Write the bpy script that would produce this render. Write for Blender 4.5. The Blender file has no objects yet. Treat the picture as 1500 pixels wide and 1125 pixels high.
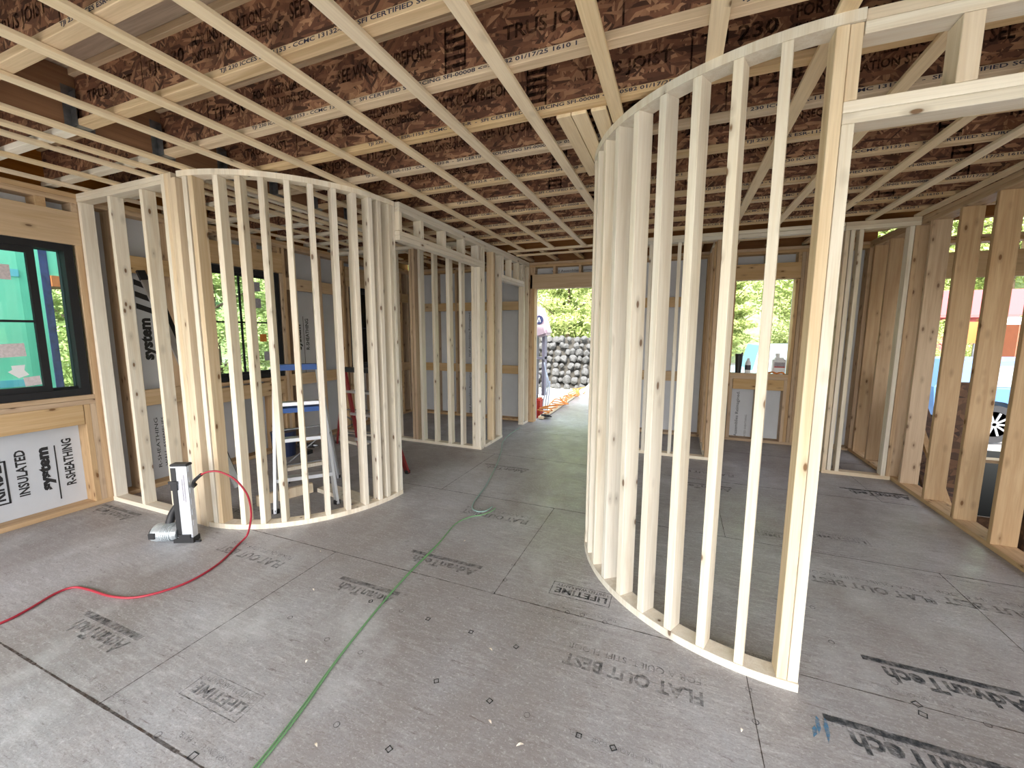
import bpy, bmesh, math, random
from mathutils import Matrix, Vector
random.seed(7)
SC = bpy.context.scene
COL = SC.collection
PI = math.pi

# ------------------------------------------------------------------ camera
cd = bpy.data.cameras.new('camera')
cam = bpy.data.objects.new('camera', cd)
COL.objects.link(cam)
cd.sensor_width = 36.0
cd.lens = 598.007 / 1500 * 36
cd.clip_start = 0.05
cd.clip_end = 300
R_ = Vector((0.92733, 0.37424, 0.00310)).normalized()
F_ = Vector((-0.37088, 0.92003, -0.12645)).normalized()
U_ = R_.cross(F_).normalized()
R_ = F_.cross(U_)
cam.matrix_world = Matrix(((R_.x, U_.x, -F_.x, 0), (R_.y, U_.y, -F_.y, 0), (R_.z, U_.z, -F_.z, 1.5), (0, 0, 0, 1)))
SC.camera = cam

# ------------------------------------------------------------------ sky, sun, exposure
w = bpy.data.worlds.new('sky')
SC.world = w
w.use_nodes = True
wn = w.node_tree
wn.nodes.clear()
sky = wn.nodes.new('ShaderNodeTexSky')
sky.sky_type = 'NISHITA'
sky.sun_disc = False
sky.sun_elevation = math.radians(48)
sky.sun_rotation = math.radians(174)
sky.dust_density = 3.0
sky.air_density = 1.0
sky.ozone_density = 1.0
hs = wn.nodes.new('ShaderNodeHueSaturation')
hs.inputs['Saturation'].default_value = 0.45
bg = wn.nodes.new('ShaderNodeBackground')
bg.inputs['Strength'].default_value = 0.85
wo = wn.nodes.new('ShaderNodeOutputWorld')
wn.links.new(sky.outputs[0], hs.inputs['Color'])
wn.links.new(hs.outputs[0], bg.inputs[0])
wn.links.new(bg.outputs[0], wo.inputs[0])
sd = bpy.data.lights.new('sun', 'SUN')
sd.energy = 6.0
sd.angle = math.radians(1.0)
sd.color = (1.0, 0.95, 0.86)
so = bpy.data.objects.new('sun', sd)
COL.objects.link(so)
so.rotation_euler = (math.radians(44), 0, math.radians(6))
SC.view_settings.view_transform = 'Standard'
SC.view_settings.look = 'None'
SC.view_settings.gamma = 1
SC.view_settings.use_curve_mapping = False
SC.view_settings.exposure = 0.30

# ------------------------------------------------------------------ materials
def newmat(name):
    m = bpy.data.materials.new(name)
    m.use_nodes = True
    nt = m.node_tree
    nt.nodes.clear()
    out = nt.nodes.new('ShaderNodeOutputMaterial')
    b = nt.nodes.new('ShaderNodeBsdfPrincipled')
    nt.links.new(b.outputs[0], out.inputs[0])
    return m, nt, b

def node(nt, t, **kw):
    n = nt.nodes.new('ShaderNode' + t)
    for k, v in kw.items():
        if k in n.inputs.keys():
            n.inputs[k].default_value = v
        else:
            setattr(n, k, v)
    return n

def mixc(nt, fac, a, b, mode='MIX'):
    n = nt.nodes.new('ShaderNodeMix')
    n.data_type = 'RGBA'
    n.blend_type = mode
    for idx, v in ((0, fac), (6, a), (7, b)):
        if hasattr(v, 'is_linked') or isinstance(v, bpy.types.NodeSocket):
            nt.links.new(v, n.inputs[idx])
        elif idx == 0:
            n.inputs[0].default_value = v
        else:
            n.inputs[idx].default_value = (*v, 1)
    return n.outputs[2]

def maprange(nt, sock, a, b, c=0.0, d=1.0):
    n = nt.nodes.new('ShaderNodeMapRange')
    n.inputs[1].default_value = a
    n.inputs[2].default_value = b
    n.inputs[3].default_value = c
    n.inputs[4].default_value = d
    nt.links.new(sock, n.inputs[0])
    return n.outputs[0]

def mathn(nt, op, a, b=0.0):
    n = nt.nodes.new('ShaderNodeMath')
    n.operation = op
    for i, v in ((0, a), (1, b)):
        if isinstance(v, bpy.types.NodeSocket):
            nt.links.new(v, n.inputs[i])
        else:
            n.inputs[i].default_value = v
    return n.outputs[0]

def objcoord(nt, scale, jitter=True, rot=None):
    tc = nt.nodes.new('ShaderNodeTexCoord')
    v = tc.outputs['Object']
    if jitter:
        oi = nt.nodes.new('ShaderNodeObjectInfo')
        cb = nt.nodes.new('ShaderNodeCombineXYZ')
        for i, k in enumerate((31.0, 17.0, 53.0)):
            nt.links.new(mathn(nt, 'MULTIPLY', oi.outputs['Random'], k), cb.inputs[i])
        ad = nt.nodes.new('ShaderNodeVectorMath')
        ad.operation = 'ADD'
        nt.links.new(v, ad.inputs[0])
        nt.links.new(cb.outputs[0], ad.inputs[1])
        v = ad.outputs[0]
    mp = nt.nodes.new('ShaderNodeMapping')
    mp.inputs['Scale'].default_value = scale
    if rot:
        mp.inputs['Rotation'].default_value = rot
    nt.links.new(v, mp.inputs[0])
    return mp.outputs[0]

def noise(nt, vec, scale=1.0, detail=4.0, rough=0.55, dist=0.0):
    n = nt.nodes.new('ShaderNodeTexNoise')
    n.inputs['Scale'].default_value = scale
    n.inputs['Detail'].default_value = detail
    n.inputs['Roughness'].default_value = rough
    n.inputs['Distortion'].default_value = dist
    nt.links.new(vec, n.inputs['Vector'])
    return n.outputs['Fac']

def lumber(name, c1, c2, knot=(0.16, 0.08, 0.035), rough=0.62, knots=0.66, tint=0.12):
    m, nt, b = newmat(name)
    g = noise(nt, objcoord(nt, (26, 26, 1.3)), 1.0, 5, 0.6, 0.7)
    f = noise(nt, objcoord(nt, (190, 190, 5)), 1.0, 2, 0.5)
    big = noise(nt, objcoord(nt, (3, 3, 0.9)), 1.0, 2, 0.5)
    col = mixc(nt, maprange(nt, g, 0.38, 0.66), c1, c2)
    col = mixc(nt, maprange(nt, f, 0.45, 0.8, 0, 0.35), col, tuple(x * 0.7 for x in c2))
    col = mixc(nt, maprange(nt, big, 0.45, 0.75, 0, 0.45), col, tuple(min(1, x * 1.12) for x in c1))
    vo = nt.nodes.new('ShaderNodeTexVoronoi')
    vo.inputs['Scale'].default_value = 1.0
    nt.links.new(objcoord(nt, (15, 15, 6.5)), vo.inputs['Vector'])
    sp = nt.nodes.new('ShaderNodeSeparateColor')
    nt.links.new(vo.outputs['Color'], sp.inputs[0])
    on = mathn(nt, 'GREATER_THAN', sp.outputs[0], knots)
    halo = mathn(nt, 'MULTIPLY', maprange(nt, vo.outputs['Distance'], 0.14, 0.34, 0.45, 0.0), on)
    core = mathn(nt, 'MULTIPLY', maprange(nt, vo.outputs['Distance'], 0.10, 0.15, 0.9, 0.0), on)
    col = mixc(nt, halo, col, tuple(x * 0.55 for x in c2))
    col = mixc(nt, core, col, knot)
    oi = nt.nodes.new('ShaderNodeObjectInfo')
    h = nt.nodes.new('ShaderNodeHueSaturation')
    nt.links.new(maprange(nt, oi.outputs['Random'], 0, 1, 1 - tint, 1 + tint * 0.4), h.inputs['Value'])
    r2 = mathn(nt, 'FRACT', mathn(nt, 'MULTIPLY', oi.outputs['Random'], 7.31))
    nt.links.new(maprange(nt, r2, 0, 1, 0.85, 1.15), h.inputs['Saturation'])
    nt.links.new(col, h.inputs['Color'])
    nt.links.new(h.outputs[0], b.inputs['Base Color'])
    b.inputs['Roughness'].default_value = rough
    b.inputs['Specular IOR Level'].default_value = 0.25
    bp = nt.nodes.new('ShaderNodeBump')
    bp.inputs['Strength'].default_value = 0.12
    bp.inputs['Distance'].default_value = 0.003
    nt.links.new(g, bp.inputs['Height'])
    nt.links.new(bp.outputs[0], b.inputs['Normal'])
    return m

def flakes(name, cols, sc=34.0, stretch=(1.0, 1.0, 0.28), rough=0.7, axes=(0.0, 0.7, -0.8, 1.5), plane='xz', dark=0.5):
    """strand board: several layers of stretched cells turned to different angles"""
    m, nt, b = newmat(name)
    cur = None
    for i, a in enumerate(axes):
        tc = nt.nodes.new('ShaderNodeTexCoord')
        m1 = nt.nodes.new('ShaderNodeMapping')
        m1.inputs['Rotation'].default_value = (0, a, 0) if plane == 'xz' else (0, 0, a)
        m1.inputs['Location'].default_value = (i * 3.7, i * 1.3, i * 2.1)
        nt.links.new(tc.outputs['Object'], m1.inputs[0])
        m2 = nt.nodes.new('ShaderNodeMapping')
        m2.inputs['Scale'].default_value = tuple(sc * s for s in stretch)
        nt.links.new(m1.outputs[0], m2.inputs[0])
        vo = nt.nodes.new('ShaderNodeTexVoronoi')
        vo.inputs['Scale'].default_value = 1.0
        nt.links.new(m2.outputs[0], vo.inputs['Vector'])
        sp = nt.nodes.new('ShaderNodeSeparateColor')
        nt.links.new(vo.outputs['Color'], sp.inputs[0])
        cr = nt.nodes.new('ShaderNodeValToRGB')
        el = cr.color_ramp.elements
        el[0].color = (*cols[0], 1)
        el[1].color = (*cols[-1], 1)
        for j, c in enumerate(cols[1:-1]):
            e = el.new((j + 1) / (len(cols) - 1))
            e.color = (*c, 1)
        nt.links.new(sp.outputs[0], cr.inputs[0])
        if cur is None:
            cur = cr.outputs[0]
        else:
            cur = mixc(nt, mathn(nt, 'GREATER_THAN', sp.outputs[1], 0.62), cur, cr.outputs[0])
    tc = nt.nodes.new('ShaderNodeTexCoord')
    d = noise(nt, tc.outputs['Object'], 9.0, 4, 0.6)
    cur = mixc(nt, maprange(nt, d, 0.45, 0.75, 0, dark), cur, cols[0])
    nt.links.new(cur, b.inputs['Base Color'])
    b.inputs['Roughness'].default_value = rough
    return m

def plain(name, col, rough=0.5, metal=0.0, var=0.0, vs=20.0):
    m, nt, b = newmat(name)
    b.inputs['Base Color'].default_value = (*col, 1)
    b.inputs['Roughness'].default_value = rough
    b.inputs['Metallic'].default_value = metal
    if var:
        tc = nt.nodes.new('ShaderNodeTexCoord')
        n = noise(nt, tc.outputs['Object'], vs, 4, 0.6)
        nt.links.new(mixc(nt, maprange(nt, n, 0.35, 0.7), col, tuple(max(0, c * (1 - var)) for c in col)), b.inputs['Base Color'])
    return m

SPF = lumber('pale_spruce', (0.84, 0.77, 0.65), (0.73, 0.63, 0.49))
SPFY = lumber('yellow_spruce', (0.79, 0.66, 0.49), (0.67, 0.52, 0.35))
EXT = lumber('weathered_spruce', (0.60, 0.43, 0.27), (0.47, 0.31, 0.18), knots=0.38, tint=0.1)
STRAP = lumber('strapping_spruce', (0.85, 0.70, 0.49), (0.73, 0.57, 0.37), knots=0.8, tint=0.08)
FLANGE = lumber('flange_veneer', (0.74, 0.56, 0.36), (0.54, 0.38, 0.22), knots=0.97, tint=0.08)
LVL = lumber('laminated_beam', (0.34, 0.155, 0.055), (0.24, 0.10, 0.035), knots=0.97)
HDR = lumber('header_plank', (0.63, 0.45, 0.27), (0.53, 0.36, 0.19), knots=0.7, tint=0.08)
OSBW = flakes('strand_web', [(0.07, 0.03, 0.018), (0.19, 0.08, 0.045), (0.30, 0.135, 0.07), (0.56, 0.31, 0.17)], 62, (1, 1, 0.22))
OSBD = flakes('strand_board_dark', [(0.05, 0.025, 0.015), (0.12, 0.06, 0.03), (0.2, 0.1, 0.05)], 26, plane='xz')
INK = plain('black_ink', (0.02, 0.02, 0.022), 0.7)
INKB = plain('joist_ink', (0.03, 0.03, 0.06), 0.7)

def fadedink(name, col, lo, hi, top=0.85):
    m = bpy.data.materials.new(name)
    m.use_nodes = True
    nt = m.node_tree
    nt.nodes.clear()
    out = nt.nodes.new('ShaderNodeOutputMaterial')
    d = nt.nodes.new('ShaderNodeBsdfDiffuse')
    d.inputs[0].default_value = (*col, 1)
    t = nt.nodes.new('ShaderNodeBsdfTransparent')
    mx = nt.nodes.new('ShaderNodeMixShader')
    ge = nt.nodes.new('ShaderNodeNewGeometry')
    n = noise(nt, ge.outputs['Position'], 26.0, 6, 0.7)
    nt.links.new(maprange(nt, n, lo, hi, 0.12, top), mx.inputs[0])
    nt.links.new(t.outputs[0], mx.inputs[1])
    nt.links.new(d.outputs[0], mx.inputs[2])
    nt.links.new(mx.outputs[0], out.inputs[0])
    return m
FINK = fadedink('worn_floor_ink', (0.05, 0.055, 0.06), 0.35, 0.6)
FINK2 = fadedink('scuffed_floor_ink', (0.06, 0.065, 0.07), 0.42, 0.68, 0.7)
FBLUE = fadedink('worn_blue_ink', (0.09, 0.22, 0.36), 0.3, 0.6)
WINK = fadedink('web_ink', (0.02, 0.012, 0.01), 0.3, 0.55, 0.8)

def floormat():
    m, nt, b = newmat('subfloor_panel')
    tc = nt.nodes.new('ShaderNodeTexCoord')
    P = tc.outputs['Object']
    def mp(s, r=0.0):
        a = nt.nodes.new('ShaderNodeMapping')
        a.inputs['Scale'].default_value = s
        a.inputs['Rotation'].default_value = (0, 0, r)
        nt.links.new(P, a.inputs[0])
        return a.outputs[0]
    big = noise(nt, P, 0.9, 4, 0.6)
    mid = noise(nt, P, 5.5, 5, 0.65, 0.4)
    st1 = noise(nt, mp((9, 46, 9), 0.15), 1.0, 5, 0.65, 0.5)
    st2 = noise(nt, mp((60, 170, 60), -0.3), 1.0, 3, 0.6)
    col = mixc(nt, maprange(nt, big, 0.35, 0.65), (0.285, 0.27, 0.27), (0.415, 0.42, 0.445))
    col = mixc(nt, maprange(nt, mid, 0.42, 0.72, 0, 0.5), col, (0.33, 0.30, 0.29))
    col = mixc(nt, maprange(nt, st1, 0.48, 0.68, 0, 0.45), col, (0.60, 0.60, 0.62))
    col = mixc(nt, maprange(nt, st2, 0.50, 0.72, 0, 0.6), col, (0.24, 0.21, 0.19))
    st3 = noise(nt, mp((9, 62, 16), -0.10), 1.0, 6, 0.75, 1.0)
    col = mixc(nt, maprange(nt, st3, 0.585, 0.66, 0, 0.8), col, (0.15, 0.125, 0.12))
    st4 = noise(nt, mp((24, 34, 20), 0.9), 1.0, 5, 0.7, 1.5)
    col = mixc(nt, maprange(nt, st4, 0.58, 0.70, 0, 0.4), col, (0.58, 0.58, 0.59))
    # pale dust blooms
    du = noise(nt, mp((1.6, 1.1, 1)), 1.0, 6, 0.6, 0.3)
    gr = noise(nt, P, 160.0, 3, 0.7)
    col = mixc(nt, maprange(nt, gr, 0.50, 0.75, 0, 0.45), col, (0.13, 0.115, 0.11))
    col = mixc(nt, maprange(nt, du, 0.54, 0.68, 0, 0.45), col, (0.66, 0.69, 0.71))
    # damp brown stains
    dk = noise(nt, mp((0.8, 0.7, 1), 0.6), 1.0, 5, 0.6, 0.3)
    col = mixc(nt, maprange(nt, dk, 0.45, 0.64, 0, 0.6), col, (0.22, 0.185, 0.17))
    gt = noise(nt, mp((70, 95, 70), 0.5), 1.0, 4, 0.8, 0.6)
    col = mixc(nt, maprange(nt, gt, 0.55, 0.68, 0, 0.55), col, (0.66, 0.66, 0.67))
    ck = noise(nt, mp((34, 60, 34), -0.35), 1.0, 5, 0.8, 2.0)
    col = mixc(nt, maprange(nt, ck, 0.60, 0.68, 0, 0.6), col, (0.12, 0.10, 0.09))
    nt.links.new(col, b.inputs['Base Color'])
    nt.links.new(maprange(nt, mid, 0.3, 0.7, 0.34, 0.55), b.inputs['Roughness'])
    b.inputs['Specular IOR Level'].default_value = 0.5
    bp = nt.nodes.new('ShaderNodeBump')
    bp.inputs['Strength'].default_value = 0.15
    bp.inputs['Distance'].default_value = 0.002
    nt.links.new(st1, bp.inputs['Height'])
    nt.links.new(bp.outputs[0], b.inputs['Normal'])
    return m
FLOOR = floormat()
SEAM = fadedink('panel_seam', (0.12, 0.09, 0.075), 0.40, 0.70, 0.75)
PLY = lumber('plywood_underside', (0.62, 0.48, 0.35), (0.40, 0.28, 0.19), knots=0.97)
SHEATH = plain('grey_sheathing', (0.60, 0.62, 0.66), 0.6, var=0.08, vs=3)
BLACKM = plain('black_frame', (0.010, 0.010, 0.012), 0.75)
STEEL = plain('galvanised_steel', (0.26, 0.27, 0.28), 0.45, 0.8, var=0.4)
ALU = plain('aluminium', (0.75, 0.77, 0.8), 0.32, 0.85, var=0.1)
ALUW = plain('white_aluminium', (0.62, 0.64, 0.68), 0.35, 0.3)
BLUE = plain('blue_plastic', (0.02, 0.09, 0.33), 0.4)
RED = plain('dark_red_fibreglass', (0.22, 0.018, 0.02), 0.45)
BLK = plain('black_plastic', (0.015, 0.015, 0.017), 0.45)
HOSER = plain('red_rubber', (0.36, 0.022, 0.04), 0.4)
HOSEG = plain('green_rubber', (0.16, 0.33, 0.15), 0.5)
WHITEP = plain('white_plastic', (0.82, 0.83, 0.85), 0.45)
ORANGE = plain('orange_plastic', (0.75, 0.25, 0.04), 0.5, var=0.2)
PAPER = plain('label_paper', (0.72, 0.64, 0.66), 0.8, var=0.25, vs=60)
PAPERG = plain('grey_label', (0.42, 0.40, 0.45), 0.8, var=0.3, vs=60)
GREENW = plain('green_house_wrap', (0.18, 0.62, 0.42), 0.6, var=0.12, vs=2)
BLUET = plain('blue_flashing_tape', (0.03, 0.05, 0.16), 0.5, var=0.7, vs=14)
BROWNO = plain('orange_brown_timber', (0.50, 0.16, 0.05), 0.7, var=0.2)
GRAVEL = None

def glassmat():
    m = bpy.data.materials.new('window_glass')
    m.use_nodes = True
    nt = m.node_tree
    nt.nodes.clear()
    out = nt.nodes.new('ShaderNodeOutputMaterial')
    t = nt.nodes.new('ShaderNodeBsdfTransparent')
    t.inputs[0].default_value = (0.86, 0.93, 0.93, 1)
    g = nt.nodes.new('ShaderNodeBsdfGlossy')
    g.inputs['Roughness'].default_value = 0.02
    f = nt.nodes.new('ShaderNodeFresnel')
    f.inputs[0].default_value = 1.45
    mx = nt.nodes.new('ShaderNodeMixShader')
    nt.links.new(f.outputs[0], mx.inputs[0])
    nt.links.new(t.outputs[0], mx.inputs[1])
    nt.links.new(g.outputs[0], mx.inputs[2])
    nt.links.new(mx.outputs[0], out.inputs[0])
    return m
GLASS = glassmat()

# ------------------------------------------------------------------ builders
ROOTS = {}
def link(o, parent=None, M=None):
    COL.objects.link(o)
    M = M or Matrix()
    if parent is not None:
        o.parent = parent
        o.matrix_local = ROOTS[parent.name].inverted() @ M
    else:
        o.matrix_local = M
    ROOTS[o.name] = M.copy()
    return o

def root(name, label=None, cat=None, loc=(0, 0, 0), group=None, kind=None):
    o = bpy.data.objects.new(name, None)
    COL.objects.link(o)
    o.location = loc
    o.empty_display_size = 0.1
    ROOTS[o.name] = Matrix.Translation(loc)
    props(o, label, cat, group, kind)
    return o

def props(o, label=None, cat=None, group=None, kind=None):
    if label: o['label'] = label
    if cat: o['category'] = cat
    if group: o['group'] = group
    if kind: o['kind'] = kind
    return o

def mesh_from(bm, name):
    me = bpy.data.meshes.new(name)
    bm.normal_update()
    bm.to_mesh(me)
    bm.free()
    return me

def add(name, bm, mat, parent=None, M=None, smooth=False):
    me = bm if isinstance(bm, bpy.types.Mesh) else mesh_from(bm, name)
    if not me.materials:
        me.materials.append(mat)
    if smooth:
        for p in me.polygons:
            p.use_smooth = True
    o = bpy.data.objects.new(name, me)
    return link(o, parent, M)

def bbox(bm, x0, y0, z0, x1, y1, z1, M=None):
    r = bmesh.ops.create_cube(bm, size=1.0)
    mt = Matrix.Translation(((x0 + x1) / 2, (y0 + y1) / 2, (z0 + z1) / 2)) @ Matrix.Diagonal((x1 - x0, y1 - y0, z1 - z0, 1))
    bmesh.ops.transform(bm, matrix=(M @ mt) if M else mt, verts=r['verts'])
    return r['verts']

CYC = {'z': Matrix(), 'x': Matrix(((0, 0, 1, 0), (1, 0, 0, 0), (0, 1, 0, 0), (0, 0, 0, 1))),
       'y': Matrix(((0, 1, 0, 0), (0, 0, 1, 0), (1, 0, 0, 0), (0, 0, 0, 1)))}

def board(name, parent, mat, x0, y0, z0, x1, y1, z1, axis=None, bev=0.002, warp=0.0):
    """a sawn board filling a world box, its own z axis along the grain"""
    d = {'x': x1 - x0, 'y': y1 - y0, 'z': z1 - z0}
    axis = axis or max(d, key=d.get)
    size = {'z': (d['x'], d['y'], d['z']), 'x': (d['y'], d['z'], d['x']), 'y': (d['z'], d['x'], d['y'])}[axis]
    return lump(name, parent, mat, size, Matrix.Translation(((x0 + x1) / 2, (y0 + y1) / 2, (z0 + z1) / 2)) @ CYC[axis], bev, warp)

def lump(name, parent, mat, size, M, bev=0.002, warp=0.0):
    bm = bmesh.new()
    v = bmesh.ops.create_cube(bm, size=1.0)['verts']
    bmesh.ops.scale(bm, vec=size, verts=v)
    if bev:
        bmesh.ops.bevel(bm, geom=bm.edges[:], offset=min(bev, min(size) * 0.2), segments=1, affect='EDGES', clamp_overlap=True)
    if warp:
        le = [e for e in bm.edges if abs(e.verts[0].co.z - e.verts[1].co.z) > size[2] * 0.8]
        bmesh.ops.subdivide_edges(bm, edges=le, cuts=10, use_grid_fill=True)
        for q in bm.verts:
            t = q.co.z / size[2] * PI
            q.co.x += warp * math.cos(t)
    return add(name, bm, mat, parent, M)

def cyl(bm, p0, p1, r0, r1=None, seg=16, cap=True):
    p0, p1 = Vector(p0), Vector(p1)
    d = p1 - p0
    L = d.length
    r1 = r0 if r1 is None else r1
    r = bmesh.ops.create_cone(bm, cap_ends=cap, segments=seg, radius1=r0, radius2=r1, depth=L)
    q = d.to_track_quat('Z', 'Y').to_matrix().to_4x4()
    bmesh.ops.transform(bm, matrix=Matrix.Translation((p0 + p1) / 2) @ q, verts=r['verts'])
    return r['verts']

def beam(bm, p0, p1, w_, h_, up=(0, 0, 1)):
    p0, p1 = Vector(p0), Vector(p1)
    d = (p1 - p0)
    L = d.length
    z = d.normalized()
    x = z.cross(Vector(up))
    if x.length < 1e-4:
        x = z.cross(Vector((1, 0, 0)))
    x.normalize()
    y = z.cross(x)
    M = Matrix(((x.x, y.x, z.x, 0), (x.y, y.y, z.y, 0), (x.z, y.z, z.z, 0), (0, 0, 0, 1)))
    v = bmesh.ops.create_cube(bm, size=1.0)['verts']
    bmesh.ops.transform(bm, matrix=Matrix.Translation((p0 + p1) / 2) @ M @ Matrix.Diagonal((w_, h_, L, 1)), verts=v)

def catmull(pts, n=8):
    P = [Vector(p) for p in pts]
    P = [P[0] * 2 - P[1]] + P + [P[-1] * 2 - P[-2]]
    out = []
    for i in range(1, len(P) - 2):
        a, b, c, d = P[i - 1], P[i], P[i + 1], P[i + 2]
        for k in range(n):
            t = k / n
            out.append(0.5 * ((2 * b) + (c - a) * t + (2 * a - 5 * b + 4 * c - d) * t * t + (3 * b - a - 3 * c + d) * t ** 3))
    out.append(P[-2])
    return out

def tube(bm, pts, r, seg=8):
    rings = []
    up = Vector((0, 0, 1))
    for i, p in enumerate(pts):
        t = (pts[min(i + 1, len(pts) - 1)] - pts[max(i - 1, 0)]).normalized()
        a = t.cross(up)
        if a.length < 0.1:
            a = t.cross(Vector((0, 1, 0)))
        a.normalize()
        b = t.cross(a)
        rings.append([bm.verts.new(p + (a * math.cos(k * 2 * PI / seg) + b * math.sin(k * 2 * PI / seg)) * r) for k in range(seg)])
    for i in range(len(rings) - 1):
        for k in range(seg):
            bm.faces.new((rings[i][k], rings[i][(k + 1) % seg], rings[i + 1][(k + 1) % seg], rings[i + 1][k]))
    bm.faces.new(rings[0][::-1])
    bm.faces.new(rings[-1])

TXT = {}
def text_mesh(s, bold=0.0):
    """unit-box glyph outlines, verts scaled to 0..1 in both directions"""
    key = (s, bold)
    if key in TXT:
        return TXT[key]
    cu = bpy.data.curves.new('lettering', 'FONT')
    cu.body = s
    cu.resolution_u = 2
    cu.offset = bold
    o = bpy.data.objects.new('lettering_source', cu)
    me = bpy.data.meshes.new_from_object(o)
    bpy.data.objects.remove(o)
    xs = [v.co.x for v in me.vertices]
    ys = [v.co.y for v in me.vertices]
    x0, x1, y0, y1 = min(xs), max(xs), min(ys), max(ys)
    dat = ([((v.co.x - x0) / (x1 - x0), (v.co.y - y0) / (y1 - y0)) for v in me.vertices], [tuple(p.vertices) for p in me.polygons])
    bpy.data.meshes.remove(me)
    TXT[key] = dat
    return dat

def letters(items, name, mat, parent, O, ux, uy):
    """items: (text, x, y, width, height, bold) or ('#', x, y, w, h, 0) for a solid bar, ('[]', x, y, w, h, line) for an outline"""
    O, ux, uy = Vector(O), Vector(ux), Vector(uy)
    vs, fs = [], []
    def quad(x, y, w_, h_):
        n = len(vs)
        for a, b in ((x, y), (x + w_, y), (x + w_, y + h_), (x, y + h_)):
            vs.append(ux * a + uy * b)
        fs.append((n, n + 1, n + 2, n + 3))
    for s, x, y, w_, h_, bd in items:
        if s == '#':
            quad(x, y, w_, h_)
        elif s == '[]':
            quad(x, y, w_, bd); quad(x, y + h_ - bd, w_, bd); quad(x, y, bd, h_); quad(x + w_ - bd, y, bd, h_)
        else:
            V, Fc = text_mesh(s, bd)
            n = len(vs)
            for a, b in V:
                vs.append(ux * (x + a * w_) + uy * (y + b * h_))
            fs += [tuple(i + n for i in f) for f in Fc]
    me = bpy.data.meshes.new(name)
    me.from_pydata([tuple(v) for v in vs], [], fs)
    return add(name, me, mat, parent, Matrix.Translation(O))

# ================================================================== FLOOR
fl = root('floor', kind='structure')
bm = bmesh.new()
bbox(bm, -4.75, -3.0, -0.022, 2.24, 6.49, 0.0)
sub = add('subfloor', bm, FLOOR, fl)
dk = root('trim_1', kind='structure', loc=(0, 0, 0))
bm = bmesh.new()
bbox(bm, -2.22, 6.50, -0.03, 0.6, 11.8, -0.004)
add('porch_deck', bm, FLOOR, dk)
bm = bmesh.new()
for x0, x1, y in ((-4.7, 2.12, 0.745), (-4.7, 2.12, 1.99), (-4.7, 2.12, 3.235), (-4.7, 2.12, 4.48), (-4.7, 2.12, 5.70)):
    n = 46
    for i in range(n):
        a, b = x0 + (x1 - x0) * i / n, x0 + (x1 - x0) * (i + 1) / n
        h = 0.002 if y > 0.8 else 0.0045
        q = random.uniform(0.6, 1.3) * h
        bbox(bm, a, y - q, 0, b, y + q, 0.0012)
for x, y0, y1 in ((-0.91, 1.99, 3.235), (0.355, 0.745, 1.99), (-2.10, 0.745, 1.99), (1.77, 4.48, 5.7), (-0.7, 4.48, 5.7), (1.60, 1.99, 3.235), (-2.03, 3.235, 4.48), (0.40, 3.235, 4.48), (-3.36, 1.99, 3.235), (-0.9, -0.5, 0.745)):
    bbox(bm, x - 0.0016, y0, 0, x + 0.0016, y1, 0.0011)
add('panel_seam', bm, SEAM, sub)

def fprint(items, X, Y, mat=FINK, nm='printed_lettering', z=0.0015):
    # X = where the line starts (its right end as seen), text runs towards -X, tops towards the viewer
    letters(items, nm, mat, sub, (X, Y, z), (-1, 0, 0), (0, -1, 0))

def advan(X, Y, w_, h_=0.085, mat=FINK):
    fprint([('AdvanTech', 0, 0, w_ * 0.94, h_, 0.035), ('#', -0.02 * w_, -0.048, w_ * 1.08, 0.032, 0)], X, Y, mat)
def flatout(X, Y, w_=0.59, mat=FINK2, a=True):
    if a:
        fprint([('FLAT OUT BEST', 0, 0, w_, 0.072, 0.03)], X, Y, mat)
    fprint([('FOR A QUIET, STIFF FLOOR', 0.005, -0.075, w_ * 0.99, 0.042, 0.0)], X, Y, mat)
advan(1.20, 1.755, 0.56)
fprint([('FLOORING SUBFLOORING', 0, 0, 0.62, 0.02, 0)], 1.18, 1.775, FINK2)
advan(1.40, 2.185, 0.50, 0.085)
advan(-1.10, 2.165, 0.50, 0.07, FINK2)
advan(-1.42, 1.745, 0.40, 0.07, FINK2)
advan(-2.38, 0.985, 0.46, 0.08, FINK2)
advan(2.05, 4.72, 0.48, 0.10)
advan(0.55, 4.30, 0.5, 0.09, FINK2)
advan(-1.45, 4.05, 0.5, 0.1, FINK2)
advan(-4.02, 1.78, 0.5, 0.08, FINK2)
flatout(0.172, 1.725)
flatout(1.42, 2.905)
flatout(2.06, 2.94)
flatout(-2.30, 1.765)
flatout(-1.03, 2.93)
flatout(0.62, 4.75)
for X, Y, m in ((-0.275, 2.19, FINK), (-1.51, 0.97, FINK2), (0.98, 3.42, FINK2), (-3.2, 2.2, FINK2), (1.35, 3.55, FINK2)):
    fprint([('LIFETIME', 0.02, 0, 0.30, 0.05, 0.03), ('LIMITED WARRANTY', 0.02, -0.037, 0.30, 0.024, 0), ('[]', 0, -0.05, 0.345, 0.125, 0.004)], X, Y, m)
for X, Y in ((0.5, 2.045), (-0.22, 2.03), (1.24, 2.05), (-0.25, 1.94), (1.9, 3.19), (1.2, 3.27), (-1.2, 0.80), (0.15, 1.36), (-2.0, 0.80)):
    fprint([('THIS SIDE UP  SELF-SPACING EDGE  PANEL', 0, 0, 0.46, 0.018, 0)], X, Y, FINK2)
SQ = [(-0.891, 1.669), (-0.894, 1.353), (-0.64, 1.353), (-0.269, 1.347), (-0.143, 1.349), (-0.645, 1.663), (-1.144, 1.667), (-1.521, 1.667), (-0.894, 1.039), (-1.523, 0.757), (0.978, 1.995), (0.976, 1.946), (1.389, 2.862)]
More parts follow.
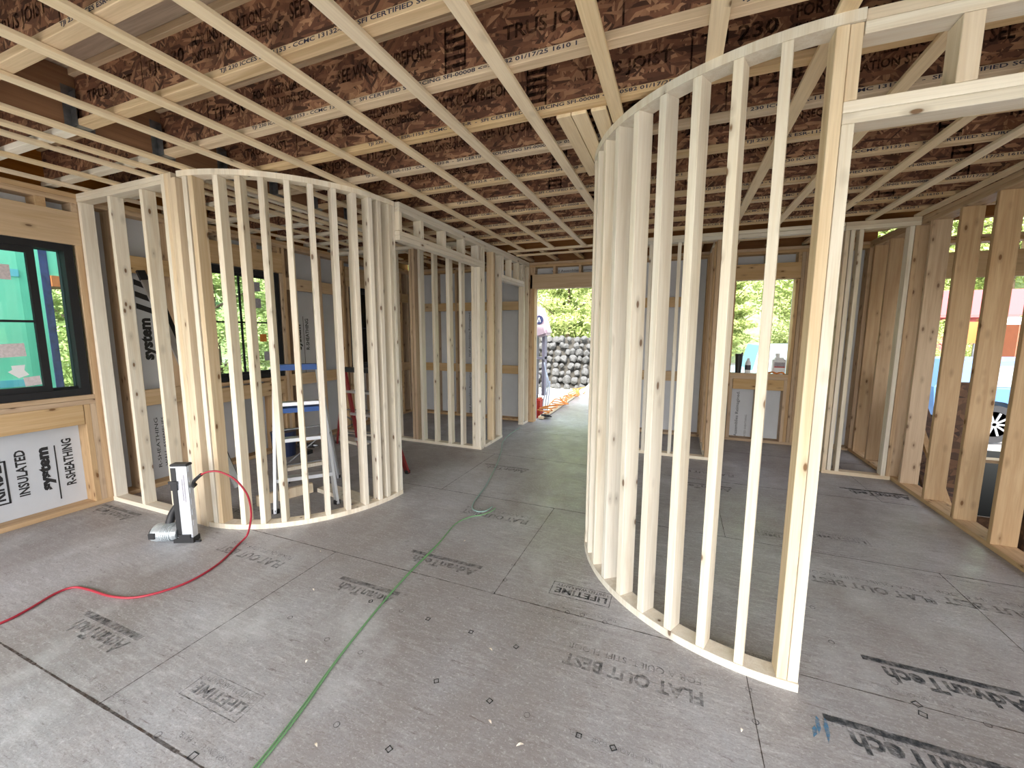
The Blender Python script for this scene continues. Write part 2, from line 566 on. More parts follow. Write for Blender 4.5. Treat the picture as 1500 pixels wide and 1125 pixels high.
CI = [(-0.477, 1.352), (-1.313, 1.666), (-1.727, 0.757), (-1.141, 1.039), (-1.521, 1.357), (0.354, 1.817), (0.355, 1.66), (0.771, 2.273), (1.182, 2.265), (1.098, 1.98), (1.185, 1.985), (-1.311, 1.355), (-0.478, 1.995), (-0.399, 2.005), (-0.278, 1.993), (-1.738, 2.293), (-0.918, 1.991), (-0.914, 2.302), (-0.901, 2.133), (-1.823, 1.401), (0.762, 2.544), (0.944, 2.094)]
bm = bmesh.new()
for i, (x, y) in enumerate(SQ):
    s = 0.009 if i < 9 else 0.012
    M = Matrix.Translation((x, y, 0.0016)) @ Matrix.Rotation((i % 3) * 0.6, 4, 'Z')
    for a in range(4):
        v = bbox(bm, -s - 0.0015, s - 0.0018, 0, s + 0.0015, s + 0.0018, 0.0004, M @ Matrix.Rotation(a * PI / 2, 4, 'Z'))
for x, y in CI:
    r, n = 0.010, 14
    ring = []
    for k in range(n):
        a = k * 2 * PI / n
        ring.append((bm.verts.new((x + r * math.cos(a), y + r * math.sin(a), 0.0018)), bm.verts.new((x + (r + 0.003) * math.cos(a), y + (r + 0.003) * math.sin(a), 0.0018))))
    for k in range(n):
        a, b = ring[k], ring[(k + 1) % n]
        bm.faces.new((a[0], a[1], b[1], b[0]))
add('fastening_mark', bm, FINK, sub)
# worn blue brush mark of the printed logo
bm = bmesh.new()
for k, (x, y, r, l) in enumerate(((0.600, 1.722, 0.5, 0.06), (0.575, 1.735, 0.5, 0.045), (0.555, 1.70, 0.35, 0.03))):
    M = Matrix.Translation((x, y, 0.0016)) @ Matrix.Rotation(r + 0.9, 4, 'Z')
    vs = [bm.verts.new(M @ Vector(p)) for p in ((-l, 0, 0), (-l * 0.2, -0.009, 0), (l * 0.7, -0.006, 0), (l, 0.002, 0), (l * 0.3, 0.008, 0))]
    bm.faces.new(vs)
add('printed_logo', bm, FBLUE, sub)

# wood shavings on the floor, each its own little thing
for i, (x, y) in enumerate([(-0.75, 1.6), (-0.60, 1.27), (-0.46, 1.23), (-1.35, 2.45), (-1.5, 1.22), (0.3, 1.6), (-2.2, 1.95), (0.55, 3.1), (-1.9, 1.62), (-1.15, 0.95)]):
    bm = bmesh.new()
    L, n = random.uniform(0.006, 0.016), 6
    vs = []
    for k in range(n + 1):
        t = k / n * 2 - 1
        z = 0.002 + 0.006 * (1 - t * t)
        vs.append((bm.verts.new((t * L, -0.004 * (1 - t * t) - 0.0005, z)), bm.verts.new((t * L, 0.004 * (1 - t * t) + 0.0005, z + 0.001))))
    for k in range(n):
        bm.faces.new((vs[k][0], vs[k + 1][0], vs[k + 1][1], vs[k][1]))
    o = add('wood_chip', bm, SPF, None, Matrix.Translation((x, y, 0)) @ Matrix.Rotation(random.uniform(0, 3), 4, 'Z'))
    props(o, 'tiny curled pale wood chip lying on the grey subfloor', 'wood chip', 'wood chips scattered on the subfloor')

# ================================================================== CEILING
ce = root('ceiling', kind='structure')
for i in range(5):
    y0 = -3.0 + 1.9 * i
    board('subfloor_underside', ce, PLY, -4.9, y0, 2.924, 4.2, y0 + 1.9, 2.945, 'x', 0)

JY0 = 1.747
JN = list(range(-11, 9))
starts = {-1: -1.94, 0: -2.30, 1: -1.83, 2: -2.21, 3: -2.12, 4: -1.9, 5: -2.3}
LINE1 = 'TJI 230 ICCES ESR-1153 - CCMC 13132-R  -  SFI CERTIFIED SOURCING SFI-00008 <=> 0582 01/17/25 1610 1'
for k in JN:
    y = JY0 + 0.4064 * k
    if y > 5.25:
        continue
    nth = 9 - k
    where = ['first', 'second', 'third', 'fourth', 'fifth', 'sixth', 'seventh', 'eighth', 'ninth', 'tenth', 'eleventh', 'twelfth', 'thirteenth', 'fourteenth', 'fifteenth', 'sixteenth', 'seventeenth', 'eighteenth', 'nineteenth', 'twentieth', 'twenty-first'][8 - k]
    j = root('ceiling_joist', 'wooden I-joist with stamped pale flange and strand board web, %s out from the rear beam' % where, 'joist', (0.5, y, 2.62), 'engineered joists of the ceiling')
    bf = board('bottom_flange', j, FLANGE, -3.165, y, 2.62, 4.0, y + 0.058, 2.655)
    board('top_flange', j, FLANGE, -3.165, y, 2.887, 4.0, y + 0.058, 2.922)
    bm = bmesh.new()
    bbox(bm, -3.165, y + 0.024, 2.655, 4.0, y + 0.034, 2.887)
    wob = add('web', bm, OSBW, j)
    s0 = starts.get(k, -2.2 + random.uniform(-0.3, 0.3))
    it = []
    for r in range(-1, 3):
        xs = s0 + r * 2.44
        if xs > -3.1 and xs + 1.87 < 3.9 and y > 0.5:
            it.append((LINE1, xs, 0.006, 1.87, 0.022, 0.02))
    if it:
        letters(it, 'flange_lettering', INKB, bf, (0, y - 0.0012, 2.622), (1, 0, 0), (0, 0, 1))
    if y > 0.5:
        it = []
        off = [-0.25, 0.0, 0.18, -0.1][k % 4]
        for r in range(3):
            xs = -2.95 + off + r * 2.44
            it += [('TRUS JOIST', xs, 0.055, 0.42, 0.075, 0.02), ('#', xs + 0.50, 0.01, 0.008, 0.21, 0), ('TJI 230', xs + 0.54, 0.075, 0.30, 0.08, 0.02), ('FOR INSTALLATION', xs + 0.90, 0.13, 0.46, 0.05, 0.02), ('INSTALLATION SEQUENCE,', xs + 0.90, 0.06, 0.58, 0.05, 0.02), ('SEE WY.COM/BEFORE', xs + 1.52, 0.09, 0.56, 0.065, 0.02)]
            for q in (0.02, 0.055, 0.09, 0.125, 0.16):
                it.append(('#', xs + 2.15, q, 0.11, 0.018, 0))
            it.append(('#', xs + 2.15, 0.0, 0.01, 0.2, 0)); it.append(('#', xs + 2.25, 0.0, 0.01, 0.2, 0))
        it = [q for q in it if q[1] > -3.1 and q[1] + q[3] < 3.9]
        letters(it, 'web_lettering', WINK, wob, (0, y + 0.0228, 2.665), (1, 0, 0), (0, 0, 1))

# short joists beyond the flush beam (window side)
for k in range(-6, 9):
    y = JY0 + 0.4064 * k
    if y > 5.25 or y < -1:
        continue
    where = ['first', 'second', 'third', 'fourth', 'fifth', 'sixth', 'seventh', 'eighth', 'ninth', 'tenth', 'eleventh', 'twelfth', 'thirteenth', 'fourteenth', 'fifteenth'][8 - k]
    j = root('short_joist', 'short pale joist between flush beam and window wall, %s from the rear' % where, 'joist', (-3.9, y, 2.62), 'short joists beside the window wall')
    board('bottom_flange', j, SPF, -4.73, y, 2.62, -3.27, y + 0.058, 2.655)
    board('top_flange', j, FLANGE, -4.73, y, 2.887, -3.27, y + 0.058, 2.922)
    bm = bmesh.new()
    bbox(bm, -4.73, y + 0.024, 2.655, -3.27, y + 0.034, 2.887)
    add('web', bm, OSBW, j)

fb = root('flush_beam', 'dark brown laminated beam carrying the joist ends in metal hangers', 'beam', (-3.2, 1.2, 2.62))
for x in (-3.262, -3.217):
    board('lamination', fb, LVL, x, -2.9, 2.6205, x + 0.044, 5.5, 2.921)
for k in range(-6, 9):
    y = JY0 + 0.4064 * k
    if y > 5.25: continue
    bm = bmesh.new()
    bbox(bm, -3.172, y - 0.004, 2.6192, -3.115, y - 0.001, 2.80)
    bbox(bm, -3.172, y + 0.059, 2.6192, -3.115, y + 0.062, 2.80)
    bbox(bm, -3.172, y - 0.004, 2.6192, -3.105, y + 0.062, 2.6199)
    bbox(bm, -3.172, y - 0.035, 2.62, -3.1695, y + 0.093, 2.83)
    add('joist_hanger', bm, STEEL, fb)

rb = root('rear_beam', 'orange-brown laminated beam hanging flush at the back of the joists', 'beam', (0, 5.55, 2.62))
board('lamination', rb, LVL, -4.7, 5.52, 2.622, 4.0, 5.565, 2.921)
board('lamination', rb, LVL, -4.7, 5.568, 2.622, 4.0, 5.612, 2.921)

# strapping under the joists
SX = [(-4.02, 5.4, ''), (-3.60, 5.4, ''), (-3.43, 5.4, ''), (-3.19, 5.4, ''), (-2.80, 5.4, ''), (-2.395, 5.4, ''), (-2.02, 5.4, ''), (-1.60, 5.4, ''), (-1.175, 5.4, ''), (-0.755, 5.4, ''), (-0.345, 2.35, ''), (0.08, 2.0, ''), (0.485, 5.2, ''), (0.885, 5.2, ''), (1.335, 5.2, ''), (1.69, 5.2, ''), (2.06, 5.2, '')]
ordn = ['first', 'second', 'third', 'fourth', 'fifth', 'sixth', 'seventh', 'eighth', 'ninth', 'tenth', 'eleventh', 'twelfth', 'thirteenth', 'fourteenth', 'fifteenth', 'sixteenth', 'seventeenth', 'eighteenth']
SX.insert(0, (-4.42, 5.4, ''))
for i, (x, y1, _) in enumerate(SX):
    wd = 0.032
    o = board('furring_strip', None, STRAP, x - wd, -2.6, 2.6, x + wd, y1, 2.619)
    props(o, 'long pale wooden furring strip under the joists, %s in from the window wall' % ordn[i], 'furring strip', 'furring strips under the joists')
for i, (x, ya, yb) in enumerate(((-0.605, 2.20, 3.05), (-0.525, 2.20, 3.05), (-0.425, 2.20, 3.0))):
    o = board('backing_board', None, STRAP, x - 0.038, ya, 2.601, x + 0.038, yb, 2.619)
    props(o, 'short flat pale board on the joists above the large curved wall, %s of three' % ['outermost', 'middle', 'innermost'][i], 'board', 'short boards above the large curved wall')
for i, y in enumerate((5.40, 5.72)):
    o = board('cross_strip', None, STRAP, -2.25, y, 2.60, 2.05, y + 0.075, 2.619)
    props(o, ['pale flat strip closing the ends of the furring strips under the rear beam', 'pale flat strip between the rear beam and the back wall'][i], 'board')

# ================================================================== EXTERIOR WALLS (setting)
XL, YB, D = -4.59, 6.35, 0.14
wl = root('wall_left', kind='structure')
board('bottom_plate', wl, EXT, XL - D, -0.9, 0.0, XL, YB + D, 0.038)
board('top_plate', wl, EXT, XL - D, -0.9, 2.522, XL, YB + D, 2.56)
board('top_plate', wl, EXT, XL - D, -0.9, 2.561, XL, YB + D, 2.60)
def wlstud(y, z0=0.038, z1=2.522, m=EXT):
    board('stud', wl, m, XL - D, y, z0, XL, y + 0.038, z1)
for y in (-0.9, -0.55):
    wlstud(y)
# opening A  y -0.45 .. 1.85
for y in (-0.50, 1.90): wlstud(y)
for y in (-0.46, 1.862): wlstud(y, z1=2.19)
board('header', wl, HDR, XL - 0.045, -0.46, 2.19, XL, 1.90, 2.45)
board('header', wl, HDR, XL - D, -0.46, 2.19, XL - D + 0.045, 1.90, 2.45)
for y in (-0.4, 0.0, 0.42, 0.83, 1.24, 1.66, 1.862):
    wlstud(y, 2.45, 2.522) if y != 1.66 else board('cripple_stud', wl, EXT, XL - D, 1.66, 2.45, XL, 1.72, 2.522)
board('rough_sill', wl, EXT, XL - D, -0.42, 0.925, XL, 1.862, 0.963)
board('rough_sill', wl, EXT, XL - D, -0.42, 0.885, XL, 1.862, 0.923)
board('blocking', wl, HDR, XL - 0.04, -0.42, 0.72, XL, 1.78, 0.884)
for y in (-0.42, 0.0, 0.42, 0.84, 1.785, 1.824): wlstud(y, 0.038, 0.884) if y > 1.7 or y < 0.9 and y != 0.42 else None
# between
for y in (2.10, 2.52, 2.66): wlstud(y)
for y in (2.70,): wlstud(y, z1=2.21)
# opening B  y 2.74 .. 3.72
for y in (3.72,): wlstud(y, z1=2.21)
for y in (3.76, 3.90, 4.32, 4.74): wlstud(y)
board('header', wl, HDR, XL - 0.045, 2.70, 2.215, XL, 3.758, 2.45)
for y in (2.74, 3.0, 3.4, 3.7): wlstud(y, 2.45, 2.522)
board('rough_sill', wl, EXT, XL - D, 2.74, 0.90, XL, 3.72, 0.938)
for y in (2.74, 3.1, 3.5, 3.68): wlstud(y, 0.038, 0.90)
board('blocking', wl, HDR, XL - 0.04, 2.78, 0.72, XL, 3.68, 0.88)
# opening C y 4.86 .. 5.75
for y in (4.82, 5.75): wlstud(y, z1=2.17)
for y in (5.79, 6.1, 6.311): wlstud(y)
board('header', wl, HDR, XL - 0.045, 4.80, 2.17, XL, 5.79, 2.45)
board('rough_sill', wl, EXT, XL - D, 4.86, 0.88, XL, 5.75, 0.918)
for y in (4.86, 5.3, 5.71): wlstud(y, 0.038, 0.88)
for a, b in ((2.138, 2.52), (3.798, 3.90), (3.938, 4.32), (4.358, 4.74), (5.828, 6.1), (6.138, 6.311)):
    for z in (2.02, 0.80):
        board('blocking', wl, HDR, XL - 0.04, a, z, XL, b, z + 0.15)
def panel(parent, x0, y0, z0, x1, y1, z1):
    bm = bmesh.new()
    bbox(bm, x0, y0, z0, x1, y1, z1)
    return add('sheathing_panel', bm, SHEATH, parent)
xs0, xs1 = XL - D - 0.022, XL - D
for y0, y1, z0, z1 in ((-0.9, -0.46, 0, 2.62), (-0.46, 1.862, 0, 0.925), (-0.46, 1.862, 2.2, 2.62), (1.862, 2.74, 0, 2.62), (2.74, 3.72, 0, 0.90), (2.74, 3.72, 2.215, 2.62), (3.72, 4.86, 0, 2.62), (4.86, 5.75, 0, 0.9), (4.86, 5.75, 2.17, 2.62), (5.75, 6.51, 0, 2.62)):
    panel(wl, xs0, y0, z0, xs1, y1, z1)
def wl_text(items, y, z, mat=INK):   # vertical lettering, reads upwards, on the sheathing seen from inside
    letters(items, 'sheathing_lettering', mat, wl, (xs1 + 0.002, y, z), (0, 0, 1), (0, -1, 0))
wl_text([('R-SHEATHING', 0, 0, 0.40, 0.062, 0.03), ('#', -0.10, 0.10, 0.46, 0.008, 0), ('system', 0.0, 0.12, 0.36, 0.09, 0.06), ('INSULATED', 0.0, 0.27, 0.37, 0.06, 0.03), ('KINDLM', 0.0, 0.40, 0.33, 0.09, 0.04), ('[]', -0.03, 0.375, 0.34, 0.14, 0.012), ('#', -0.01, 0.535, 0.33, 0.02, 0)], 1.73, 0.20)
wl_text([('system', 0, 0, 0.40, 0.12, 0.05), ('/', 0.44, 0, 0.10, 0.13, 0.1), ('/', 0.55, 0, 0.10, 0.13, 0.1), ('/', 0.66, 0, 0.10, 0.13, 0.1)], 2.42, 1.22)
wl_text([('R-SHEATHING', 0, 0, 0.42, 0.055, 0.02), ('#', -0.35, 0.08, 0.8, 0.008, 0), ('system', 0.0, 0.11, 0.34, 0.08, 0.05)], 4.22, 1.25)
wl_text([('WALL ASSEMBLIES', 0, 0, 0.5, 0.03, 0.0), ('R-SHEATHING', 0, 0.06, 0.5, 0.03, 0)], 2.42, 0.15)

wb = root('wall_back', kind='structure')
def wbb(name, x0, x1, z0, z1, m=EXT, y0=YB, y1=YB + D, axis=None):
    board(name, wb, m, x0, y0, z0, x1, y1, z1, axis)
for a, b in ((XL, -2.175), (-1.15, 3.95)):
    wbb('bottom_plate', a, b, 0, 0.038)
wbb('top_plate', XL, 3.95, 2.522, 2.56); wbb('top_plate', XL, 3.95, 2.561, 2.60)
for x in (-4.45, -4.05, -3.64, -3.24, -2.84, -2.45, -2.29, -2.25, -1.11, -1.07, -0.68, -0.27, 0.13, 0.33, 0.45, 0.585, 1.42, 1.46, 1.87, 2.10, 2.15):
    wbb('stud', x, x + 0.038, 0.038, 2.522)
for x in (-2.213, -1.15, 0.66, 1.378, 2.50):
    wbb('jack_stud', x, x + 0.038, 0.038, 2.19)
wbb('header', -2.25, -1.07, 2.19, 2.41, HDR, YB, YB + 0.045); wbb('header', -2.25, -1.07, 2.19, 2.41, HDR, YB + 0.095, YB + D)
for x in (-2.21, -1.87, -1.46, -1.11): wbb('cripple_stud', x, x + 0.038, 2.41, 2.522)
wbb('header', 0.62, 1.42, 2.20, 2.40, HDR, YB, YB + 0.045); wbb('header', 0.62, 1.42, 2.20, 2.40, HDR, YB + 0.095, YB + D)
for x in (0.66, 1.02, 1.38): wbb('cripple_stud', x, x + 0.038, 2.40, 2.522)
wbb('rough_sill', 0.698, 1.378, 0.91, 0.948); wbb('rough_sill', 0.698, 1.378, 0.871, 0.909)
for x in (0.698, 1.02, 1.34): wbb('cripple_stud', x, x + 0.038, 0.038, 0.871)
wbb('blocking', 0.74, 1.34, 0.73, 0.87, HDR, YB, YB + 0.04)
wbb('header', 2.50, 3.86, 2.13, 2.42, HDR, YB, YB + 0.045)
wbb('jack_stud', 3.82, 3.86, 0.038, 2.13); wbb('stud', 3.87, 3.91, 0.038, 2.522)
for x in (2.52, 3.0, 3.5, 3.8): wbb('cripple_stud', x, x + 0.038, 2.42, 2.522)
for a, b in ((-4.412, -4.05), (-4.012, -3.64), (-3.602, -3.24), (-3.202, -2.84), (-2.802, -2.45), (-1.032, -0.68), (-0.642, -0.27), (-0.232, 0.13)):
    for z in (1.86, 0.80):
        wbb('blocking', a, b, z, z + 0.14, HDR, YB, YB + 0.04)
for x0, x1, z0, z1 in ((-4.75, -2.175, 0, 2.62), (-2.175, -1.15, 2.19, 2.62), (-1.15, 0.698, 0, 2.62), (0.698, 1.378, 0, 0.91), (0.698, 1.378, 2.2, 2.62), (1.378, 2.5, 0, 2.62)):
    panel(wb, x0, YB + D, z0, x1, YB + D + 0.022, z1)
def wb_text(items, x, z, up=True, mat=INK):
    if up:
        letters(items, 'sheathing_lettering', mat, wb, (x, YB + D - 0.002, z), (0, 0, 1), (-1, 0, 0))
    else:
        letters(items, 'sheathing_lettering', mat, wb, (x, YB + D - 0.002, z), (1, 0, 0), (0, 0, 1))
GREYI = plain('grey_ink', (0.12, 0.12, 0.14), 0.7)
wb_text([('Wall Assemblies Reimagined.', 0, 0, 0.80, 0.05, 0.01)], -3.40, 1.05, mat=GREYI)
wb_text([('Wall Assemblies Reimagined.', 0, 0, 0.80, 0.05, 0.01)], -3.40, 0.02, mat=GREYI)
wb_text([('Wall Assemblies Reimagined.', 0, 0, 0.80, 0.05, 0.01), ('INSULATED SHEATHING', 0.05, -0.10, 0.42, 0.025, 0), ('CODE COMPLIANT PANEL', 0.08, -0.22, 0.30, 0.022, 0.02)], 0.86, -0.12, mat=GREYI)
wb_text([('Wall Assemblies Reimagined.', 0, 0, 0.80, 0.045, 0.01)], -1.93, 2.44, False, GREYI)

# right wall: deep open studs
XR = 2.10
wr = root('wall_right', kind='structure')
board('bottom_plate', wr, EXT, XR, 0.6, 0.0, XR + D, YB, 0.038)
board('top_plate', wr, EXT, XR, 0.6, 2.522, XR + D, YB, 2.56)
board('top_plate', wr, EXT, XR, 0.6, 2.561, XR + D, YB, 2.60)
for y in (6.2, 5.82, 5.46, 5.27, 5.23, 5.02, 4.595, 4.175, 3.755, 3.34, 2.93, 2.52, 2.11, 1.70, 1.3, 0.9):
    board('stud', wr, EXT, XR, y, 0.038, XR + D, y + 0.038, 2.522)
# stair bay beyond the right wall
bm = bmesh.new()
bbox(bm, 2.24, 0.6, -1.25, 3.95, 6.49, -1.2)
ws = root('wall_stair', kind='structure')
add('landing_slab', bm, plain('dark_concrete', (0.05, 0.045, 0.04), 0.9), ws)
bm = bmesh.new()
bbox(bm, 3.95, 0.6, -1.2, 3.98, 6.5, 1.0)
bbox(bm, 2.24, 6.49, -1.2, 3.95, 6.51, -0.7)
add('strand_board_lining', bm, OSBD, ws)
for y in (0.7, 1.1, 1.5, 1.9, 2.3, 2.7, 3.1, 3.5, 3.9, 4.3, 4.7, 5.1, 5.5, 5.9, 6.3):
    board('stud', ws, EXT, 3.83, y, -1.2, 3.949, y + 0.038, 2.522)
board('top_plate', ws, EXT, 3.81, 0.6, 2.522, 3.95, 6.34, 2.60)
bm = bmesh.new()
bbox(bm, 3.95, 0.6, 2.1, 3.98, 6.5, 2.6)
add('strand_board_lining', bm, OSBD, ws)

# stair parts leaning in the bay
st = root('stair_stringer', 'dark brown stair stringer slanting behind the open deep studs', 'stair stringer', (2.42, 5.0, 0))
bm = bmesh.new()
beam(bm, (2.42, 6.1, 1.05), (2.42, 4.0, -1.05), 0.045, 0.26, (1, 0, 0))
add('stringer_board', bm, OSBD, st)
bm = bmesh.new()
beam(bm, (2.36, 6.1, 1.25), (2.36, 4.2, -0.65), 0.038, 0.05, (1, 0, 0))
add('edge_strip', bm, EXT, st)
o = board('guard_panel', None, OSBD, 2.42, 5.05, -1.195, 2.60, 5.075, 1.05, 'z')
props(o, 'dark reddish strand board panel upright in the stair bay behind the deep studs', 'panel')
o = board('brace_plank', None, OSBD, 2.30, 3.80, -1.195, 2.34, 4.02, 0.75, 'z')
props(o, 'wide dark plank standing low in the stair bay behind the deep studs', 'plank')

# ================================================================== INTERIOR FRAMED WALLS
SW, SD, ZP, ZT = 0.038, 0.089, 0.038, 2.60
TP = 2.562
def arc_plate(parent, cx, cy, rx, ry, a0, a1, z0, z1, sgn, name, n=40):
    bm = bmesh.new()
    R = []
    for i in range(n + 1):
        a = math.radians(a0 + (a1 - a0) * i / n)
        s, c = math.sin(a) * sgn, -math.cos(a)
        R.append([bm.verts.new((cx + (rx - d) * s, cy + (ry - d) * c, z)) for d, z in ((0, z0), (0, z1), (SD, z1), (SD, z0))])
    for i in range(n):
        for k in range(4):
            q = (R[i][k], R[i][(k + 1) % 4], R[i + 1][(k + 1) % 4], R[i + 1][k])
            bm.faces.new(q if sgn > 0 else q[::-1])
    bm.faces.new(R[0] if sgn < 0 else R[0][::-1])
    bm.faces.new(R[-1][::-1] if sgn < 0 else R[-1])
    bmesh.ops.recalc_face_normals(bm, faces=bm.faces[:])
    return add(name, bm, SPF, parent)

def arc_stud(parent, cx, cy, rx, ry, th, sgn, mat, inset=0.0, z1=TP, warp=0.0, turn=0.0):
    a = math.radians(th)
    s, c = math.sin(a) * sgn, -math.cos(a)
    r = SD / 2 + 0.003 + inset
    M = Matrix.Translation((cx + (rx - r) * s, cy + (ry - r) * c, (ZP + z1) / 2)) @ Matrix.Rotation(a * sgn + turn, 4, 'Z')
    return lump('stud', parent, mat, (SW, SD, z1 - ZP), M, 0.002, warp)

# large curved wall
C2 = (0.55, 3.0, 1.125, 1.125)
cw = root('curved_stud_wall', 'large pale curved stud wall standing beside the doorway header, closest to the camera', 'stud wall', (0.0, 2.2, 0), kind='thing')
arc_plate(cw, *C2, 0.4, 92, 0.0, ZP, -1, 'bottom_plate')
arc_plate(cw, *C2, 0.4, 92, TP, ZT, -1, 'top_plate')
for th, m, wp in ((11.8, SPF, 0.002), (20.0, SPF, 0.003), (28.1, SPF, 0.0), (36.4, SPF, 0.002), (44.8, SPF, 0), (53.1, SPF, 0), (61.2, SPF, 0.002), (68.3, SPF, 0), (75.5, SPF, 0), (83, SPF, 0), (90.5, SPF, 0)):
    arc_stud(cw, *C2, th, -1, m, warp=wp)
board('end_stud', cw, SPFY, 0.462, 1.883, ZP, 0.501, 1.972, TP)
o = board('end_stud', cw, SPF, 0.503, 1.883, ZP, 0.541, 1.972, 2.235)
props(o, 'paler end stud')

# wall with the wide header beside it
hw = root('header_wall', 'flat framed opening with doubled header joined to the large curved wall', 'stud wall', (1.2, 1.9, 0), kind='thing')
board('top_plate', hw, SPFY, 0.545, 1.885, TP, 2.09, 1.974, ZT)
board('top_plate', hw, SPF, 0.545, 1.885, 2.521, 2.09, 1.974, TP - 0.001)
board('header', hw, SPF, 0.503, 1.885, 2.236, 2.05, 1.974, 2.273)
board('header', hw, SPF, 0.503, 1.885, 2.274, 2.05, 1.974, 2.312)
board('cripple_stud', hw, SPFY, 0.503, 1.885, 2.313, 0.541, 1.974, TP - 0.001)
board('cripple_stud', hw, SPFY, 0.80, 1.885, 2.313, 0.855, 1.974, 2.520)
board('cripple_stud', hw, SPFY, 1.25, 1.885, 2.313, 1.29, 1.974, 2.520)
for x in (2.011, 2.051):
    board('stud', hw, SPF, x, 1.885, ZP, x + 0.038, 1.974, 2.235 if x < 2.04 else 2.520)
board('bottom_plate', hw, SPF, 2.0, 1.885, 0, 2.09, 1.974, ZP)

# small curved wall
C1 = (-3.38, 3.02, 1.075, 1.125)
lw = root('curved_stud_wall', 'smaller curved stud wall around the ladders, behind the nail gun', 'stud wall', (-2.7, 2.3, 0), kind='thing')
arc_plate(lw, *C1, 5.2, 89.5, 0.0, ZP, 1, 'bottom_plate')
arc_plate(lw, *C1, 5.2, 89.5, TP, ZT, 1, 'top_plate')
for th, m, wp in ((8.6, SPF, 0.0), (11.2, SPFY, 0.004), (21.0, SPF, 0.004), (28.7, SPF, 0.002), (36.4, SPF, 0), (44.8, SPF, 0), (52.8, SPF, 0.002), (61.0, SPF, 0), (69.0, SPF, 0), (76.0, SPF, 0), (80.5, SPF, 0.0)):
    arc_stud(lw, *C1, th, 1, m, warp=wp)
for y in (2.935, 2.976):
    board('end_stud', lw, SPF, -2.40, y, ZP, -2.308, y + 0.038, TP)

# straight partition to the window wall
pw = root('straight_stud_wall', 'short straight stud wall between the dark framed window and the smaller curved wall', 'stud wall', (-4.0, 1.9, 0), kind='thing')
board('bottom_plate', pw, SPF, -4.59, 1.90, 0, -3.46, 1.989, ZP)
board('top_plate', pw, SPF, -4.59, 1.90, TP, -3.445, 1.989, ZT)
board('top_plate', pw, SPF, -4.59, 1.90, 2.535, -3.445, 1.989, TP - 0.001)
for x, m in ((-4.585, SPF), (-4.155, SPF), (-3.735, SPF)):
    board('stud', pw, m, x, 1.902, ZP, x + 0.038, 1.989, 2.534)
for i, (x, m) in enumerate(((-3.455, SPF), (-3.415, SPFY), (-3.375, SPFY))):
    board('corner_stud', pw, m, x, 1.895, 0.0, x + 0.038, 1.989, 2.599)
board('corner_stud', pw, SPFY, -3.335, 1.893, 0.0, -3.29, 1.982, TP - 0.001)
o = board('nailing_strip', None, SPF, -3.31, 2.03, 2.60, -3.27, 3.9, 2.619)
props(o, 'pale strip running back from the corner post above the smaller curved wall', 'board')

# hall wall with two door headers
XH0, XH1 = -2.35, -2.262
kw = root('hall_stud_wall', 'long framed hall wall with two low door headers, running to the back door', 'stud wall', (-2.3, 4.6, 0), kind='thing')
board('top_plate', kw, SPF, XH0, 3.02, TP, XH1, 6.345, ZT)
board('top_plate', kw, SPF, XH0, 3.02, 2.522, XH1, 6.345, TP - 0.001)
board('bottom_plate', kw, SPF, XH0, 4.70, 0, XH1, 5.25, ZP)
board('bottom_plate', kw, SPF, XH0, 6.10, 0, XH1, 6.34, ZP)
for y in (4.66, 4.93, 5.20, 6.10, 6.30):
    board('stud', kw, SPF if y not in (4.93,) else SPFY, XH0, y, ZP, XH1, y + 0.038, 2.521)
board('stud', kw, EXT, XH0, 4.97, ZP, XH1, 5.008, 2.521)
for z in (2.285, 2.3245):
    board('header', kw, SPF, XH0, 3.016, z, XH1, 4.655, z + 0.038)
board('cripple_stud', kw, SPF, XH0, 3.018, 2.365, XH1, 3.056, 2.521)
for y in (3.34, 3.74, 4.15, 4.5, 4.60):
    board('cripple_stud', kw, SPF, XH0, y, 2.364, XH1, y + 0.045, 2.521)
for z in (2.20, 2.2395):
    board('header', kw, SPF, XH0, 5.239, z, XH1, 6.099, z + 0.038)
for y in (5.26, 5.55, 5.85, 6.02):
    board('cripple_stud', kw, SPF, XH0, y, 2.279, XH1, y + 0.038, 2.521)

# closet front wall across the side hall
cf = root('closet_stud_wall', 'stud wall of the closet seen beyond the smaller curved wall, with a pale corner post', 'stud wall', (-3.0, 4.6, 0), kind='thing')
YC = 4.565
board('bottom_plate', cf, SPF, -4.58, YC, 0, -2.262, YC + SD, ZP)
board('top_plate', cf, SPF, -4.58, YC, TP, -2.36, YC + SD, ZT)
for x, m in ((-4.3, SPF), (-3.93, SPF), (-3.56, SPF), (-3.30, EXT), (-3.255, EXT), (-3.16, SPF), (-2.955, SPF), (-2.745, SPF), (-2.56, SPF)):
    board('stud', cf, m, x, YC, ZP, x + (0.038 if x != -2.745 else 0.05), YC + SD, TP - 0.001)
for x in (-2.385, -2.345, -2.305):
    board('corner_stud', cf, SPF, x, YC - 0.002, 0.038, x + 0.038, YC + SD, 2.283 if x > -2.36 else TP - 0.001)

